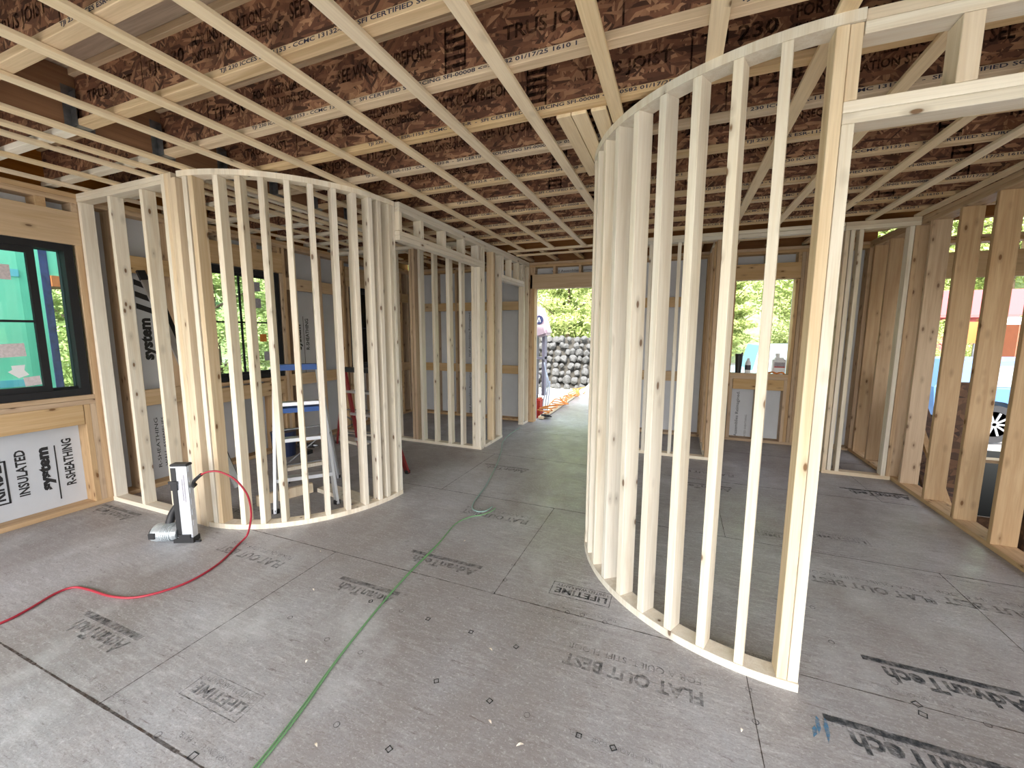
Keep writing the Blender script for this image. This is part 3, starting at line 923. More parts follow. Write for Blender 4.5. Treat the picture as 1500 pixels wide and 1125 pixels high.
# back closets, both sides of the window bay
bc = root('window_closet_wall', 'stud wall left of the rear window bay, seen between studs of the large curved wall', 'stud wall', (-0.2, 5.25, 0), kind='thing')
YD = 5.20
bc['label'] = 'closet stud wall before the rear sheathing, seen between studs of the large curved wall'
board('bottom_plate', bc, SPF, -1.02, YD, 0, 0.44, YD + SD, ZP)
board('top_plate', bc, SPF, -0.86, YD, TP, 0.44, YD + SD, ZT)
board('top_plate', bc, SPF, -0.86, YD, 2.522, 0.44, YD + SD, TP - 0.001)
for x, m in ((-0.76, SPF), (-0.36, SPF), (-0.05, SPF), (0.36, EXT), (0.40, EXT)):
    board('stud', bc, m, x, YD, ZP, x + 0.038, YD + SD, 2.521)
board('bottom_plate', bc, SPF, 0.35, YD + SD, 0, 0.439, 6.34, ZP)
board('top_plate', bc, SPF, 0.35, YD + SD, TP, 0.439, 6.34, ZT)
for y in (5.5, 5.9, 6.25):
    board('stud', bc, EXT, 0.35, y, ZP, 0.439, y + 0.038, TP - 0.001)
bx = root('bay_soffit', 'pale doubled beam spanning the rear window bay between the closets', 'beam', (1.0, 5.2, 2.5))
board('beam_board', bx, SPF, 0.445, YD, 2.522, 1.505, YD + SD, 2.559)
board('beam_board', bx, SPF, 0.445, YD, 2.562, 1.505, YD + SD, 2.60)
bd = root('corner_closet_wall', 'stud wall of the small closet between the window bay and the deep open studs', 'stud wall', (1.8, 5.2, 0), kind='thing')
YE = 5.20
board('bottom_plate', bd, SPFY, 1.51, YE, 0, 2.095, YE + SD, ZP)
board('top_plate', bd, SPFY, 1.51, YE, TP, 2.095, YE + SD, ZT)
board('top_plate', bd, SPF, 1.51, YE, 2.522, 2.095, YE + SD, TP - 0.001)
for x, m in ((1.512, SPFY), (1.555, SPF), (1.625, SPF), (2.015, SPF), (2.055, EXT)):
    board('stud', bd, m, x, YE, ZP, x + 0.036, YE + SD, 2.521)
board('bottom_plate', bd, EXT, 1.512, YE + SD, 0, 1.60, 6.34, ZP)
for y in (5.33, 5.7, 6.0, 6.25):
    board('stud', bd, EXT, 1.512, y, ZP, 1.60, y + 0.038, TP - 0.001)
board('top_plate', bd, EXT, 1.512, YE + SD, TP, 1.60, 6.34, ZT)

# rim boards closing the joist ends above the outside walls
for nm, a in (('wall_left', (XL - D, -0.9, 2.602, XL - D + 0.032, YB + D, 2.92)), ('wall_back', (XL, YB + D - 0.032, 2.602, 2.2, YB + D, 2.92)), ('wall_right', (3.96, 0.6, 2.602, 3.99, YB + D, 2.92))):
    board('rim_board', {'wall_left': wl, 'wall_back': wb, 'wall_right': ws}[nm], LVL, *a)
for i, (x, y0, y1) in enumerate([(x, 5.62, 6.45) for x in (-4.3, -3.9, -3.5, -3.1, -2.7, -2.27, -1.86, -1.45, -1.04, -0.63, -0.22, 0.19, 0.6, 1.01, 1.42, 1.83)]):
    j = root('tail_joist', 'short joist tail between the rear beam and the back wall, %s from the window wall' % ordn[i], 'joist', (x, 6.0, 2.62), 'joist tails over the back wall')
    board('bottom_flange', j, FLANGE, x, y0, 2.62, x + 0.058, y1, 2.655)
    bm = bmesh.new()
    bbox(bm, x + 0.024, y0, 2.655, x + 0.034, y1, 2.91)
    add('web', bm, OSBW, j)

# ================================================================== WINDOWS
SASH = {}
def window(n, y0, y1, z0, z1, panes, bars, fr=0.055, xo=0.0):
    W = root('window_%d' % n, kind='structure', loc=(XL - 0.05, (y0 + y1) / 2, z0))
    bm = bmesh.new()
    xa, xb = XL - 0.135, XL - 0.012
    bbox(bm, xa, y0, z0, xb, y1, z0 + fr); bbox(bm, xa, y0, z1 - fr, xb, y1, z1)
    bbox(bm, xa, y0, z0 + fr, xb, y0 + fr, z1 - fr); bbox(bm, xa, y1 - fr, z0 + fr, xb, y1, z1 - fr)
    bbox(bm, xa + 0.03, y0 + fr, z0 + fr, xa + 0.045, y1 - fr, z0 + fr + 0.018)
    bbox(bm, xa + 0.065, y0 + fr, z0 + fr, xa + 0.075, y1 - fr, z0 + fr + 0.018)
    add('window_frame', bm, BLACKM, W)
    for (a, b, x, st_) in panes:
        bm = bmesh.new()
        c, d = z0 + fr, z1 - fr
        if st_:
            bbox(bm, x - 0.016, a, c, x + 0.016, b, c + st_); bbox(bm, x - 0.016, a, d - st_, x + 0.016, b, d)
            bbox(bm, x - 0.016, a, c + st_, x + 0.016, a + st_, d - st_); bbox(bm, x - 0.016, b - st_, c + st_, x + 0.016, b, d - st_)
            for kind, v in bars:
                if kind == 'h': bbox(bm, x - 0.008, a + st_, v - 0.009, x + 0.008, b - st_, v + 0.009)
                elif a < v < b: bbox(bm, x - 0.008, v - 0.009, c + st_, x + 0.008, v + 0.009, d - st_)
            sa = add('sash', bm, BLACKM, W)
        else:
            sa = W
        bm = bmesh.new()
        bbox(bm, x - 0.003, a + st_, c + st_, x + 0.003, b - st_, d - st_)
        add('pane', bm, GLASS, sa)
        SASH.setdefault(n, sa)
    return SASH[n]
W1 = window(1, -0.42, 1.845, 0.965, 2.188, [(0.72, 1.63, XL - 0.05, 0.045), (-0.365, 0.80, XL - 0.09, 0.05), (1.55, 1.79, XL - 0.09, 0.0)], [('h', 1.57)])
W2 = window(2, 2.755, 3.705, 0.945, 2.205, [(2.81, 3.65, XL - 0.06, 0.03)], [('h', 1.60), ('v', 3.23)])
W3 = window(3, 4.875, 5.735, 0.925, 2.165, [(4.93, 5.68, XL - 0.06, 0.03)], [('h', 1.55)])
def sticker(W, x, y, z, w_, h_, mat, rot=0.0, torn=False):
    bm = bmesh.new()
    P = [(-w_ / 2, -h_ / 2), (w_ / 2, -h_ / 2), (w_ / 2, h_ / 2), (-w_ / 2, h_ / 2)]
    if torn:
        P = [(-w_ / 2, 0.1 * h_), (-w_ * 0.1, -h_ / 2), (w_ * 0.5, -h_ * 0.4), (w_ * 0.35, 0), (w_ / 2, h_ * 0.4), (-w_ * 0.2, h_ / 2), (-w_ * 0.25, h_ * 0.2)]
    c, s_ = math.cos(rot), math.sin(rot)
    va = [bm.verts.new((x, y + a * c - b * s_, z + a * s_ + b * c)) for a, b in P]
    f = bm.faces.new(va)
    r = bmesh.ops.extrude_face_region(bm, geom=[f])
    bmesh.ops.translate(bm, verts=[v for v in r['geom'] if isinstance(v, bmesh.types.BMVert)], vec=(0.0006, 0, 0))
    add('glass_label', bm, mat, W)
xg = XL - 0.0465
sticker(W1, xg, 1.435, 1.93, 0.12, 0.11, PAPER)
sticker(W1, xg, 1.43, 1.35, 0.17, 0.10, PAPER, 0.05)
sticker(W1, xg, 1.46, 1.19, 0.10, 0.10, WHITEP, 0.2, True)
sticker(W1, xg, 1.53, 1.11, 0.09, 0.07, PAPER, 0.1)
for y, z, m in ((3.44, 2.02, PAPERG), (3.44, 1.83, PAPERG), (3.48, 1.42, ORANGE), (3.52, 1.20, PAPERG)):
    sticker(W2, XL - 0.0565, y, z, 0.085, 0.11 if m is PAPERG else 0.09, m)

# ================================================================== OUTSIDE
def groundmat(name, a, b_, c, sc):
    m, nt, bb = newmat(name)
    tc = nt.nodes.new('ShaderNodeTexCoord')
    n1 = noise(nt, tc.outputs['Object'], sc, 6, 0.7)
    n2 = noise(nt, tc.outputs['Object'], sc * 0.07, 4, 0.6)
    col = mixc(nt, maprange(nt, n1, 0.38, 0.62), a, b_)
    col = mixc(nt, maprange(nt, n2, 0.50, 0.60, 0, 0.8), col, c)
    sx = nt.nodes.new('ShaderNodeSeparateXYZ')
    nt.links.new(tc.outputs['Object'], sx.inputs[0])
    far = mathn(nt, 'MAXIMUM', sx.outputs[1], mathn(nt, 'ADD', mathn(nt, 'MULTIPLY', sx.outputs[0], -1.0), 4.0))
    n3 = noise(nt, tc.outputs['Object'], 2.2, 6, 0.75)
    wood = mixc(nt, maprange(nt, n3, 0.35, 0.65), (0.10, 0.16, 0.05), (0.34, 0.42, 0.16))
    col = mixc(nt, maprange(nt, far, 29, 33), col, wood)
    nt.links.new(col, bb.inputs['Base Color'])
    bb.inputs['Roughness'].default_value = 0.95
    return m
GRAV = groundmat('gravel', (0.46, 0.45, 0.44), (0.16, 0.155, 0.15), (0.34, 0.35, 0.22), 9.0)
g = root('ground', kind='structure')
bm = bmesh.new()
N, S = 60, 220.0
vg = {}
for i in range(N + 1):
    for k in range(N + 1):
        x, y = -110 + S * i / N, -60 + S * k / N
        r = math.hypot(x + 1, y - 2)
        z = -0.55 + 0.12 * math.sin(x * 0.31) * math.cos(y * 0.23) * min(1, max(0, (r - 9) / 10)) + max(0, y - 33) * 0.7 + max(0, -x - 28) * 0.4
        vg[i, k] = bm.verts.new((x, y, z))
for i in range(N):
    for k in range(N):
        if -110 + S * (i + 1) / N < -4.7 or -110 + S * i / N > 4.0 or -60 + S * (k + 1) / N < -3.0 or -60 + S * k / N > 6.6:
            bm.faces.new((vg[i, k], vg[i + 1, k], vg[i + 1, k + 1], vg[i, k + 1]))
add('gravel_yard', bm, GRAV, g, smooth=True)
bm = bmesh.new()
bbox(bm, -4.9, -3.1, -0.62, 2.24, 6.6, -0.03)
add('foundation', bm, plain('foundation_grey', (0.3, 0.3, 0.3), 0.9), g)

# trees: trunk plus a crown of single leaves
def leafmat(name, a, b_):
    m, nt, bb = newmat(name)
    ge = nt.nodes.new('ShaderNodeNewGeometry')
    n1 = noise(nt, ge.outputs['Position'], 1.6, 4, 0.6)
    nt.links.new(mixc(nt, maprange(nt, n1, 0.35, 0.65), a, b_), bb.inputs['Base Color'])
    bb.inputs['Roughness'].default_value = 0.6
    return m
LEAFY = leafmat('light_green_leaves', (0.28, 0.37, 0.10), (0.46, 0.52, 0.20))
LEAFG = leafmat('green_needles', (0.15, 0.28, 0.12), (0.28, 0.40, 0.20))
BARK = plain('bark', (0.12, 0.08, 0.05), 0.9, var=0.4)
def crown(kind, H, W, n, seed, sz):
    rnd = random.Random(seed)
    vs, fs = [], []
    cl = [(rnd.uniform(0, 2 * PI), rnd.uniform(0.08, 0.98), rnd.uniform(0.6, 1.0)) for _ in range(46)]
    for i in range(n):
        a, t, q = cl[rnd.randrange(46)]
        a += rnd.gauss(0, 0.22); t = min(1, max(0.02, t + rnd.gauss(0, 0.045)))
        prof = (math.sin(PI * min(1, 0.12 + t * 0.9)) ** 0.6) if kind == 'round' else (1.02 - t) * (0.75 + 0.25 * math.sin(t * 60))
        r = W * prof * q * (rnd.random() ** 0.35)
        c = Vector((r * math.cos(a), r * math.sin(a), H * (0.06 + 0.94 * t)))
        u = Vector((rnd.gauss(0, 1), rnd.gauss(0, 1), rnd.gauss(0, 0.7))).normalized()
        v = u.cross(Vector((rnd.gauss(0, 1), rnd.gauss(0, 1), rnd.gauss(0, 1)))).normalized()
        s_ = sz * rnd.uniform(0.6, 1.3)
        k = len(vs)
        vs += [tuple(c - u * s_), tuple(c + v * s_ * 0.45), tuple(c + u * s_), tuple(c - v * s_ * 0.45)]
        fs.append((k, k + 1, k + 2, k + 3))
    me = bpy.data.meshes.new('crown')
    me.from_pydata(vs, [], fs)
    return me
def trunk(H, r):
    bm = bmesh.new()
    cyl(bm, (0, 0, -0.3), (0, 0, H * 0.85), r, r * 0.25, 10)
    for k in range(7):
        a = k * 2.4
        z = H * (0.25 + 0.08 * k)
        cyl(bm, (0, 0, z), (math.cos(a) * H * 0.2, math.sin(a) * H * 0.2, z + H * 0.12), r * 0.4, r * 0.1, 6)
    me = mesh_from(bm, 'trunk')
    me.materials.append(BARK)
    return me
PR = []
for kind, H, W, n, m, sz in (('round', 9, 3.3, 26000, LEAFY, 0.10), ('cone', 12, 2.9, 26000, LEAFG, 0.11), ('round', 6, 3.0, 24000, LEAFY, 0.085), ('cone', 9, 2.8, 26000, LEAFY, 0.10)):
    c_ = crown(kind, H, W, n, len(PR) + 3, sz)
    c_.materials.append(m)
    PR.append((c_, trunk(H, 0.14)))
def tree(k, x, y, z, s_, rz, label, group):
    T = root('tree', label, 'tree', (x, y, z), group)
    a = bpy.data.objects.new('crown', PR[k][0]); b_ = bpy.data.objects.new('trunk', PR[k][1])
    for o in (a, b_):
        link(o, T)
        o.matrix_local = Matrix.Rotation(rz, 4, 'Z') @ Matrix.Scale(s_, 4)
KN = ['rounded light green tree', 'tall dark green conifer', 'low bushy light green tree', 'pointed yellow-green tree']
def zg(x, y):
    return -0.6 + max(0, y - 33) * 0.7
rt = random.Random(11)
for i in range(16):
    x = -18 + i * 3.0
    y = 24 + rt.uniform(-0.5, 0.5) + (i % 2) * 7
    if 6 < x < 23: y += 14 if i % 2 == 0 else 8
    k = [0, 3, 3, 0, 3, 0, 1, 3, 0, 3][i % 10]
    tree(k, x, y, zg(x, y), rt.uniform(0.95, 1.1), rt.uniform(0, 6), '%s in the wood behind the house beyond the back openings' % KN[k], 'trees behind the house, %s' % KN[k])
for i in range(9):
    y = -2 + i * 3.1
    x = -18 + rt.uniform(-1, 1) - (i % 2) * 6.5
    k = [0, 3, 2, 0, 1, 3][i % 6]
    tree(k, x, y, -0.6, rt.uniform(0.85, 1.2), rt.uniform(0, 6), '%s seen through the window wall' % KN[k], 'trees outside the window wall, %s' % KN[k])

for i, (x, y, q) in enumerate(((-11.5, 4.6, 0.62), (-12.0, 7.6, 0.7), (-11.6, 10.6, 0.65), (-12.6, 13.6, 0.8), (8.2, 20.4, 0.42), (9.9, 21.6, 0.45), (11.4, 20.6, 0.45), (-13.0, 2.0, 0.6))):
    tree(2, x, y, -0.6, q, i * 1.3, 'low round light green bush standing on the open yard before the taller trees', 'bushes in the yard')
# boulders
ROCK = plain('pale_rock', (0.15, 0.15, 0.145), 0.9, var=0.9, vs=9)
rr = random.Random(5)
rock_me = []
for q in range(4):
    bm = bmesh.new()
    bmesh.ops.create_icosphere(bm, subdivisions=3, radius=1.0)
    sd_ = [Vector((rr.gauss(0, 1), rr.gauss(0, 1), rr.gauss(0, 1))).normalized() for _ in range(9)]
    for v in bm.verts:
        n_ = v.co.normalized()
        m_ = 1.0
        for d_ in sd_:
            t = n_.dot(d_)
            if t > 0.55: m_ = min(m_, 0.72 / max(t, 0.6))
        v.co = n_ * m_ * (1 + rr.gauss(0, 0.015))
    me = mesh_from(bm, 'boulder'); me.materials.append(ROCK); rock_me.append(me)
for i in range(136):
    o = bpy.data.objects.new('boulder', rock_me[i % 4])
    COL.objects.link(o)
    row = i // 17
    o.location = (-5.3 + (i % 17) * 0.28 + rr.uniform(-0.07, 0.07), 14.2 + row * 0.2 + rr.uniform(-0.05, 0.05), -0.45 + row * 0.235 + rr.uniform(-0.04, 0.04))
    o.rotation_euler = (rr.uniform(0, 3), rr.uniform(0, 3), rr.uniform(0, 3))
    s_ = rr.uniform(0.09, 0.17)
    o.scale = (s_ * 1.15, s_, s_)
    props(o, 'pale grey angular boulder in the rock bank beyond the back doorway', 'boulder', 'boulders of the rock bank behind the doorway')

bm = bmesh.new()
va = [bm.verts.new(p) for p in ((-6.2, 14.25, -0.7), (-0.4, 14.25, -0.7), (-0.4, 15.9, 1.25), (-6.2, 15.9, 1.25), (-0.4, 19, 1.25), (-6.2, 19, 1.25), (-0.4, 19, -0.7), (-6.2, 19, -0.7))]
for f in ((0, 1, 2, 3), (3, 2, 4, 5), (0, 3, 5, 7), (1, 6, 4, 2)): bm.faces.new([va[i] for i in f])
bmesh.ops.recalc_face_normals(bm, faces=bm.faces[:])
add('soil_bank', bm, plain('dark_soil', (0.06, 0.055, 0.045), 0.95, var=0.5), g)
# vehicles
def vehicle(name, label, cat, loc, rz, paint, kind):
    V = root(name, label, cat, loc)
    V.rotation_euler = (0, 0, rz)
    ROOTS[V.name] = Matrix()
    GL = plain('vehicle_glass', (0.25, 0.33, 0.36), 0.1)
    if kind == 'pickup':
        prof = [(-2.7, 0.45), (-2.7, 1.02), (-0.75, 1.05), (-0.6, 1.72), (0.55, 1.74), (1.15, 1.12), (2.45, 1.0), (2.65, 0.8), (2.65, 0.42)]
    else:
        prof = [(-2.2, 0.45), (-2.25, 1.0), (-1.9, 1.5), (0.3, 1.55), (1.0, 1.02), (2.1, 0.88), (2.25, 0.7), (2.25, 0.4)]
    ax = (-1.65, 1.65) if kind == 'pickup' else (-1.35, 1.4)
    low = []
    for c in ax:
        low.append([(c + 0.42 * math.cos(t), 0.36 + 0.42 * math.sin(t)) for t in [PI * j / 10 for j in range(11)]])
    full = list(prof)
    full += [p for p in low[1] if p[1] >= 0.38] + [p for p in low[0] if p[1] >= 0.38]
    bm = bmesh.new()
    for s_ in (1,):
        va = [bm.verts.new((x, -0.88 + (0.12 if z > 1.15 else 0), z)) for x, z in full]
        vb = [bm.verts.new((x, 0.88 - (0.12 if z > 1.15 else 0), z)) for x, z in full]
        bm.faces.new(va); bm.faces.new(vb[::-1])
        for i in range(len(full)):
            j = (i + 1) % len(full)
            bm.faces.new((va[j], va[i], vb[i], vb[j]))
    bmesh.ops.recalc_face_normals(bm, faces=bm.faces[:])
    add('body', bm, paint, V)
    for s_ in (-1, 1):
        bm = bmesh.new()
        pts = [(-0.5, 1.12), (-0.45, 1.62), (0.42, 1.64), (0.9, 1.14)] if kind == 'pickup' else [(-1.75, 1.05), (-1.55, 1.42), (0.2, 1.46), (0.75, 1.05)]
        a = [bm.verts.new((x, s_ * (0.80 if z > 1.2 else 0.885), z)) for x, z in pts]
        b_ = [bm.verts.new((x, s_ * (0.76 if z > 1.2 else 0.84), z)) for x, z in pts]
        bm.faces.new(a); bm.faces.new(b_[::-1])
        for i in range(4): bm.faces.new((a[i], a[(i + 1) % 4], b_[(i + 1) % 4], b_[i]))
        bmesh.ops.recalc_face_normals(bm, faces=bm.faces[:])
        add('side_window', bm, GL, V)
        for c in ax:
            bm = bmesh.new()
            cyl(bm, (c, s_ * 0.68, 0.35), (c, s_ * 0.9, 0.35), 0.35, seg=28)
            wv = add('wheel', bm, BLK, V)
            bm = bmesh.new()
            cyl(bm, (c, s_ * 0.88, 0.35), (c, s_ * 0.915, 0.35), 0.055, seg=12)
            r = bmesh.ops.create_cone(bm, cap_ends=True, segments=24, radius1=0.235, radius2=0.235, depth=0.01)
            bmesh.ops.transform(bm, matrix=Matrix.Translation((c, s_ * 0.895, 0.35)) @ Matrix.Rotation(PI / 2, 4, 'X'), verts=r['verts'])
            for k in range(10):
                t = k * 2 * PI / 10
                beam(bm, (c, s_ * 0.91, 0.35), (c + 0.22 * math.cos(t), s_ * 0.91, 0.35 + 0.22 * math.sin(t)), 0.03, 0.02, (0, 1, 0))
            add('rim', bm, ALU, wv)
    return V
vehicle('pickup_truck', 'pale blue pickup truck parked outside the rear window', 'truck', (2.6, 13.4, -0.55), 0.05, plain('pale_blue_paint', (0.22, 0.42, 0.50), 0.3), 'pickup')
vehicle('car', 'blue car parked outside beyond the deep open studs', 'car', (6.85, 11.1, -0.52), 0.0, plain('blue_paint', (0.07, 0.16, 0.36), 0.3), 'wagon')
bt = root('red_barn', 'low outbuilding with red roof beyond the deep open studs', 'building', (14.5, 27, -0.5))
bm = bmesh.new(); bbox(bm, 10.4, 25, -0.5, 17, 30, 2.3)
add('wall', bm, plain('red_siding', (0.40, 0.09, 0.09), 0.7), bt)
bm = bmesh.new()
va = [bm.verts.new(p) for p in ((10.0, 24.5, 2.2), (17.4, 24.5, 2.2), (17.4, 27.5, 3.5), (10.0, 27.5, 3.5), (17.4, 30.5, 2.2), (10.0, 30.5, 2.2))]
bm.faces.new((va[0], va[1], va[2], va[3])); bm.faces.new((va[3], va[2], va[4], va[5]))
r = bmesh.ops.extrude_face_region(bm, geom=bm.faces[:])
bmesh.ops.translate(bm, verts=[v for v in r['geom'] if isinstance(v, bmesh.types.BMVert)], vec=(0, 0, 0.12))
add('roof', bm, plain('red_roofing', (0.40, 0.08, 0.08), 0.6), bt)
tk = root('cargo_box', 'orange-red cargo box lettered S beyond the blue car', 'container', (9, 15.5, -0.5))
bm = bmesh.new(); bbox(bm, 8.62, 15.6, -0.1, 12.0, 17.4, 1.95)
cbx = add('box', bm, plain('orange_red_paint', (0.36, 0.10, 0.05), 0.5, var=0.15, vs=4), tk)
for x in (9.0, 11.5):
    bm = bmesh.new(); bbox(bm, x - 0.1, 15.7, -0.6, x + 0.1, 17.3, -0.1)
    add('skid', bm, BLK, tk)
letters([('S', 0, 0, 0.18, 0.28, 0.05)], 'box_lettering', plain('dark_red_ink', (0.35, 0.03, 0.03), 0.6), cbx, (8.64, 15.595, 0.85), (1, 0, 0), (0, 0, 1))
rs = root('road_sign', 'orange sign board on a thin post outside beyond the deep open studs', 'sign', (8.46, 17, -0.55))
bm = bmesh.new(); cyl(bm, (8.46, 17, -0.6), (8.46, 17, 1.2), 0.03, seg=10); add('post', bm, STEEL, rs)
bm = bmesh.new(); beam(bm, (8.46, 16.96, 1.2), (8.46, 16.96, 1.85), 0.42, 0.02, (0, 1, 0)); add('sign_board', bm, plain('orange_board', (0.45, 0.16, 0.04), 0.6), rs)
o = root('marquee_post', 'white square post standing outside beyond the blue car', 'post', (7.4, 14, -0.55))
bm = bmesh.new(); bbox(bm, 7.28, 13.94, -0.6, 7.46, 14.1, 1.85); add('post_shaft', bm, WHITEP, o)
bm = bmesh.new(); bbox(bm, 7.25, 13.9, 1.72, 9.6, 14.1, 1.9); add('cross_bar', bm, WHITEP, o)
# neighbouring green wrapped wing outside the framed window
gw = root('house_wing', 'green wrapped outer wall of the next wing outside the dark framed window', 'building', (-6.2, 0, -0.5))
bm = bmesh.new(); bbox(bm, -8.5, -3.4, -0.6, -6.0, 2.20, 3.0); add('wall', bm, GREENW, gw)
bm = bmesh.new(); bbox(bm, -6.6, 2.202, 2.06, -6.0, 2.75, 3.0); add('lintel_wall', bm, GREENW, gw)
bm = bmesh.new(); bbox(bm, -6.4, 2.204, 1.95, -5.97, 2.75, 2.058); add('lintel_beam', bm, BROWNO, gw)
bm = bmesh.new(); bbox(bm, -6.0, 2.14, -0.6, -5.992, 2.20, 2.9); add('flashing_tape', bm, BLUET, gw)
bm = bmesh.new(); bbox(bm, -6.3, 2.60, -0.6, -6.1, 2.75, 1.948); add('porch_post', bm, BROWNO, gw)
bm = bmesh.new()
for z in (0.95, 2.02): bbox(bm, -6.0, -3.4, z, -5.996, 1.99, z + 0.07)
add('seam_tape', bm, plain('teal_tape', (0.12, 0.42, 0.50), 0.5), gw)

# machine, ladders and cords by the back doorway
mc = root('site_machine', 'upright machine with pale pink tilted hood and round dark badge outside the doorway', 'machine', (-2.72, 8.2, -0.55))
bm = bmesh.new()
MT = Matrix.Translation((-2.60, 8.0, 1.70)) @ Matrix.Rotation(math.radians(-18), 4, 'Y')
v = bmesh.ops.create_cube(bm, size=1.0)['verts']
bmesh.ops.transform(bm, matrix=MT @ Matrix.Diagonal((0.24, 0.4, 0.60, 1)), verts=v)
bmesh.ops.bevel(bm, geom=bm.edges[:], offset=0.04, segments=3, affect='EDGES')
hd = add('hood', bm, plain('pale_pink_paint', (0.46, 0.34, 0.40), 0.4), mc)
bm = bmesh.new()
r = bmesh.ops.create_cone(bm, cap_ends=True, segments=28, radius1=0.085, radius2=0.085, depth=0.012)
bmesh.ops.transform(bm, matrix=Matrix.Translation((-2.565, 7.792, 1.74)) @ Matrix.Rotation(PI / 2, 4, 'X'), verts=r['verts'])
bd_ = add('badge', bm, plain('navy_paint', (0.02, 0.025, 0.08), 0.4), hd)
letters([('/\\', 0, 0, 0.07, 0.09, 0.03)], 'badge_mark', WHITEP, hd, (-2.60, 7.784, 1.695), (1, 0, 0), (0, 0, 1))
bm = bmesh.new()
bbox(bm, -2.74, 7.95, 0.2, -2.66, 8.1, 1.44); bbox(bm, -2.55, 7.95, 0.2, -2.49, 8.1, 1.44)
bbox(bm, -2.74, 7.9, 0.95, -2.49, 8.12, 1.0)
add('mast', bm, plain('grey_purple_paint', (0.20, 0.18, 0.24), 0.5), mc)
bm = bmesh.new()
bbox(bm, -2.80, 7.85, -0.1, -2.68, 8.15, 0.85)
bmesh.ops.bevel(bm, geom=bm.edges[:], offset=0.02, segments=2, affect='EDGES')
add('motor_housing', bm, BLK, mc)
bm = bmesh.new()
bbox(bm, -2.68, 7.85, -0.35, -2.56, 8.15, 0.14)
bmesh.ops.bevel(bm, geom=bm.edges[:], offset=0.03, segments=2, affect='EDGES')
add('tank', bm, plain('signal_red_paint', (0.55, 0.05, 0.03), 0.4), mc)
for s_ in (-1, 1):
    bm = bmesh.new(); cyl(bm, (-2.62 + s_ * 0.16, 7.85, -0.38), (-2.62 + s_ * 0.16, 8.15, -0.38), 0.17, seg=20); add('wheel', bm, BLK, mc)
for i in range(3):
    bm = bmesh.new()
    pts = [(-2.45 + 0.05 * i, 7.8, 0.9 - 0.2 * i), (-2.36 + 0.03 * i, 7.7, 0.5), (-2.40 + 0.05 * i, 7.6, 0.1), (-2.33, 7.5, -0.2)]
    tube(bm, catmull(pts), 0.012)
    add('hose', bm, plain('grey_hose', (0.45, 0.5, 0.6), 0.4), mc, smooth=True)
bm = bmesh.new()
q = random.Random(3)
pts = []
for k in range(46):
    t = k / 45
    pts.append((-2.16 + 0.16 * math.sin(k * 1.9) * (1 - 0.3 * t) + 0.06 * q.uniform(-1, 1), 6.75 + 3.4 * t + 0.2 * math.cos(k * 2.3), 0.03 + 0.10 * abs(math.sin(k * 1.1))))
tube(bm, catmull(pts, 6), 0.011, 6)
o = add('extension_cord', bm, ORANGE, None, smooth=True)
props(o, 'tangled orange extension cord heaped along the porch edge outside the doorway', 'cord')
bm = bmesh.new(); beam(bm, (-2.13, 6.62, 0.03), (-2.2, 10.6, 0.03), 0.09, 0.04)
o = add('edge_board', bm, SPFY, None)
props(o, 'pale board lying along the porch edge outside the doorway', 'board')
bm = bmesh.new(); cyl(bm, (-2.1, 9.6, 0.03), (-1.25, 9.9, 0.95), 0.035, seg=14)
o = add('white_pipe', bm, WHITEP, None, smooth=True)
props(o, 'white pipe leaning over the far porch end', 'pipe')
bm = bmesh.new()
q = random.Random(8)
tube(bm, catmull([(-2.20 + 0.07 * math.sin(k * 1.7), 6.12 + 0.10 * math.cos(k * 2.1), 0.015 + 0.03 * (k % 3)) for k in range(16)], 6), 0.009, 6)
o = add('coiled_cable', bm, BLK, None, Matrix.Translation((0.13, 0.62, 0)), smooth=True)
props(o, 'small heap of black cable on the floor at the back doorway', 'cable')

# window sill things
SZ = 0.949
def sill(name, label, cat, x, parts, y=6.42):
    T = root(name, label, cat, (x, y, SZ))
    for nm, fn, mat in parts:
        bm = bmesh.new(); fn(bm, x, y)
        add(nm, bm, mat, T, smooth=False)
    return T
sill('black_cup', 'tall black travel cup standing on the rear window sill', 'cup', 0.80, [('cup', lambda b, x, y: cyl(b, (x, y, SZ), (x, y, SZ + 0.24), 0.036, 0.047, 24), BLK), ('lid', lambda b, x, y: cyl(b, (x, y, SZ + 0.24), (x, y, SZ + 0.262), 0.052, 0.046, 24), BLK), ('spout', lambda b, x, y: cyl(b, (x + 0.03, y, SZ + 0.262), (x + 0.045, y, SZ + 0.28), 0.012, 0.01, 10), BLK)])
sill('water_bottle', 'small clear-white bottle with dark label on the rear window sill', 'bottle', 0.915, [('bottle', lambda b, x, y: (cyl(b, (x, y, SZ), (x, y, SZ + 0.14), 0.036, 0.036, 24), cyl(b, (x, y, SZ + 0.14), (x, y, SZ + 0.185), 0.036, 0.014, 24)), WHITEP), ('label', lambda b, x, y: cyl(b, (x, y, SZ + 0.045), (x, y, SZ + 0.11), 0.0375, 0.0375, 24), plain('label_dark', (0.05, 0.05, 0.07), 0.5)), ('cap', lambda b, x, y: cyl(b, (x, y, SZ + 0.185), (x, y, SZ + 0.205), 0.016, 0.016, 16), WHITEP)])
def jug(b, x, y):
    bbox(b, x - 0.075, y - 0.06, SZ, x + 0.075, y + 0.06, SZ + 0.22)
    bmesh.ops.bevel(b, geom=b.edges[:], offset=0.025, segments=3, affect='EDGES')
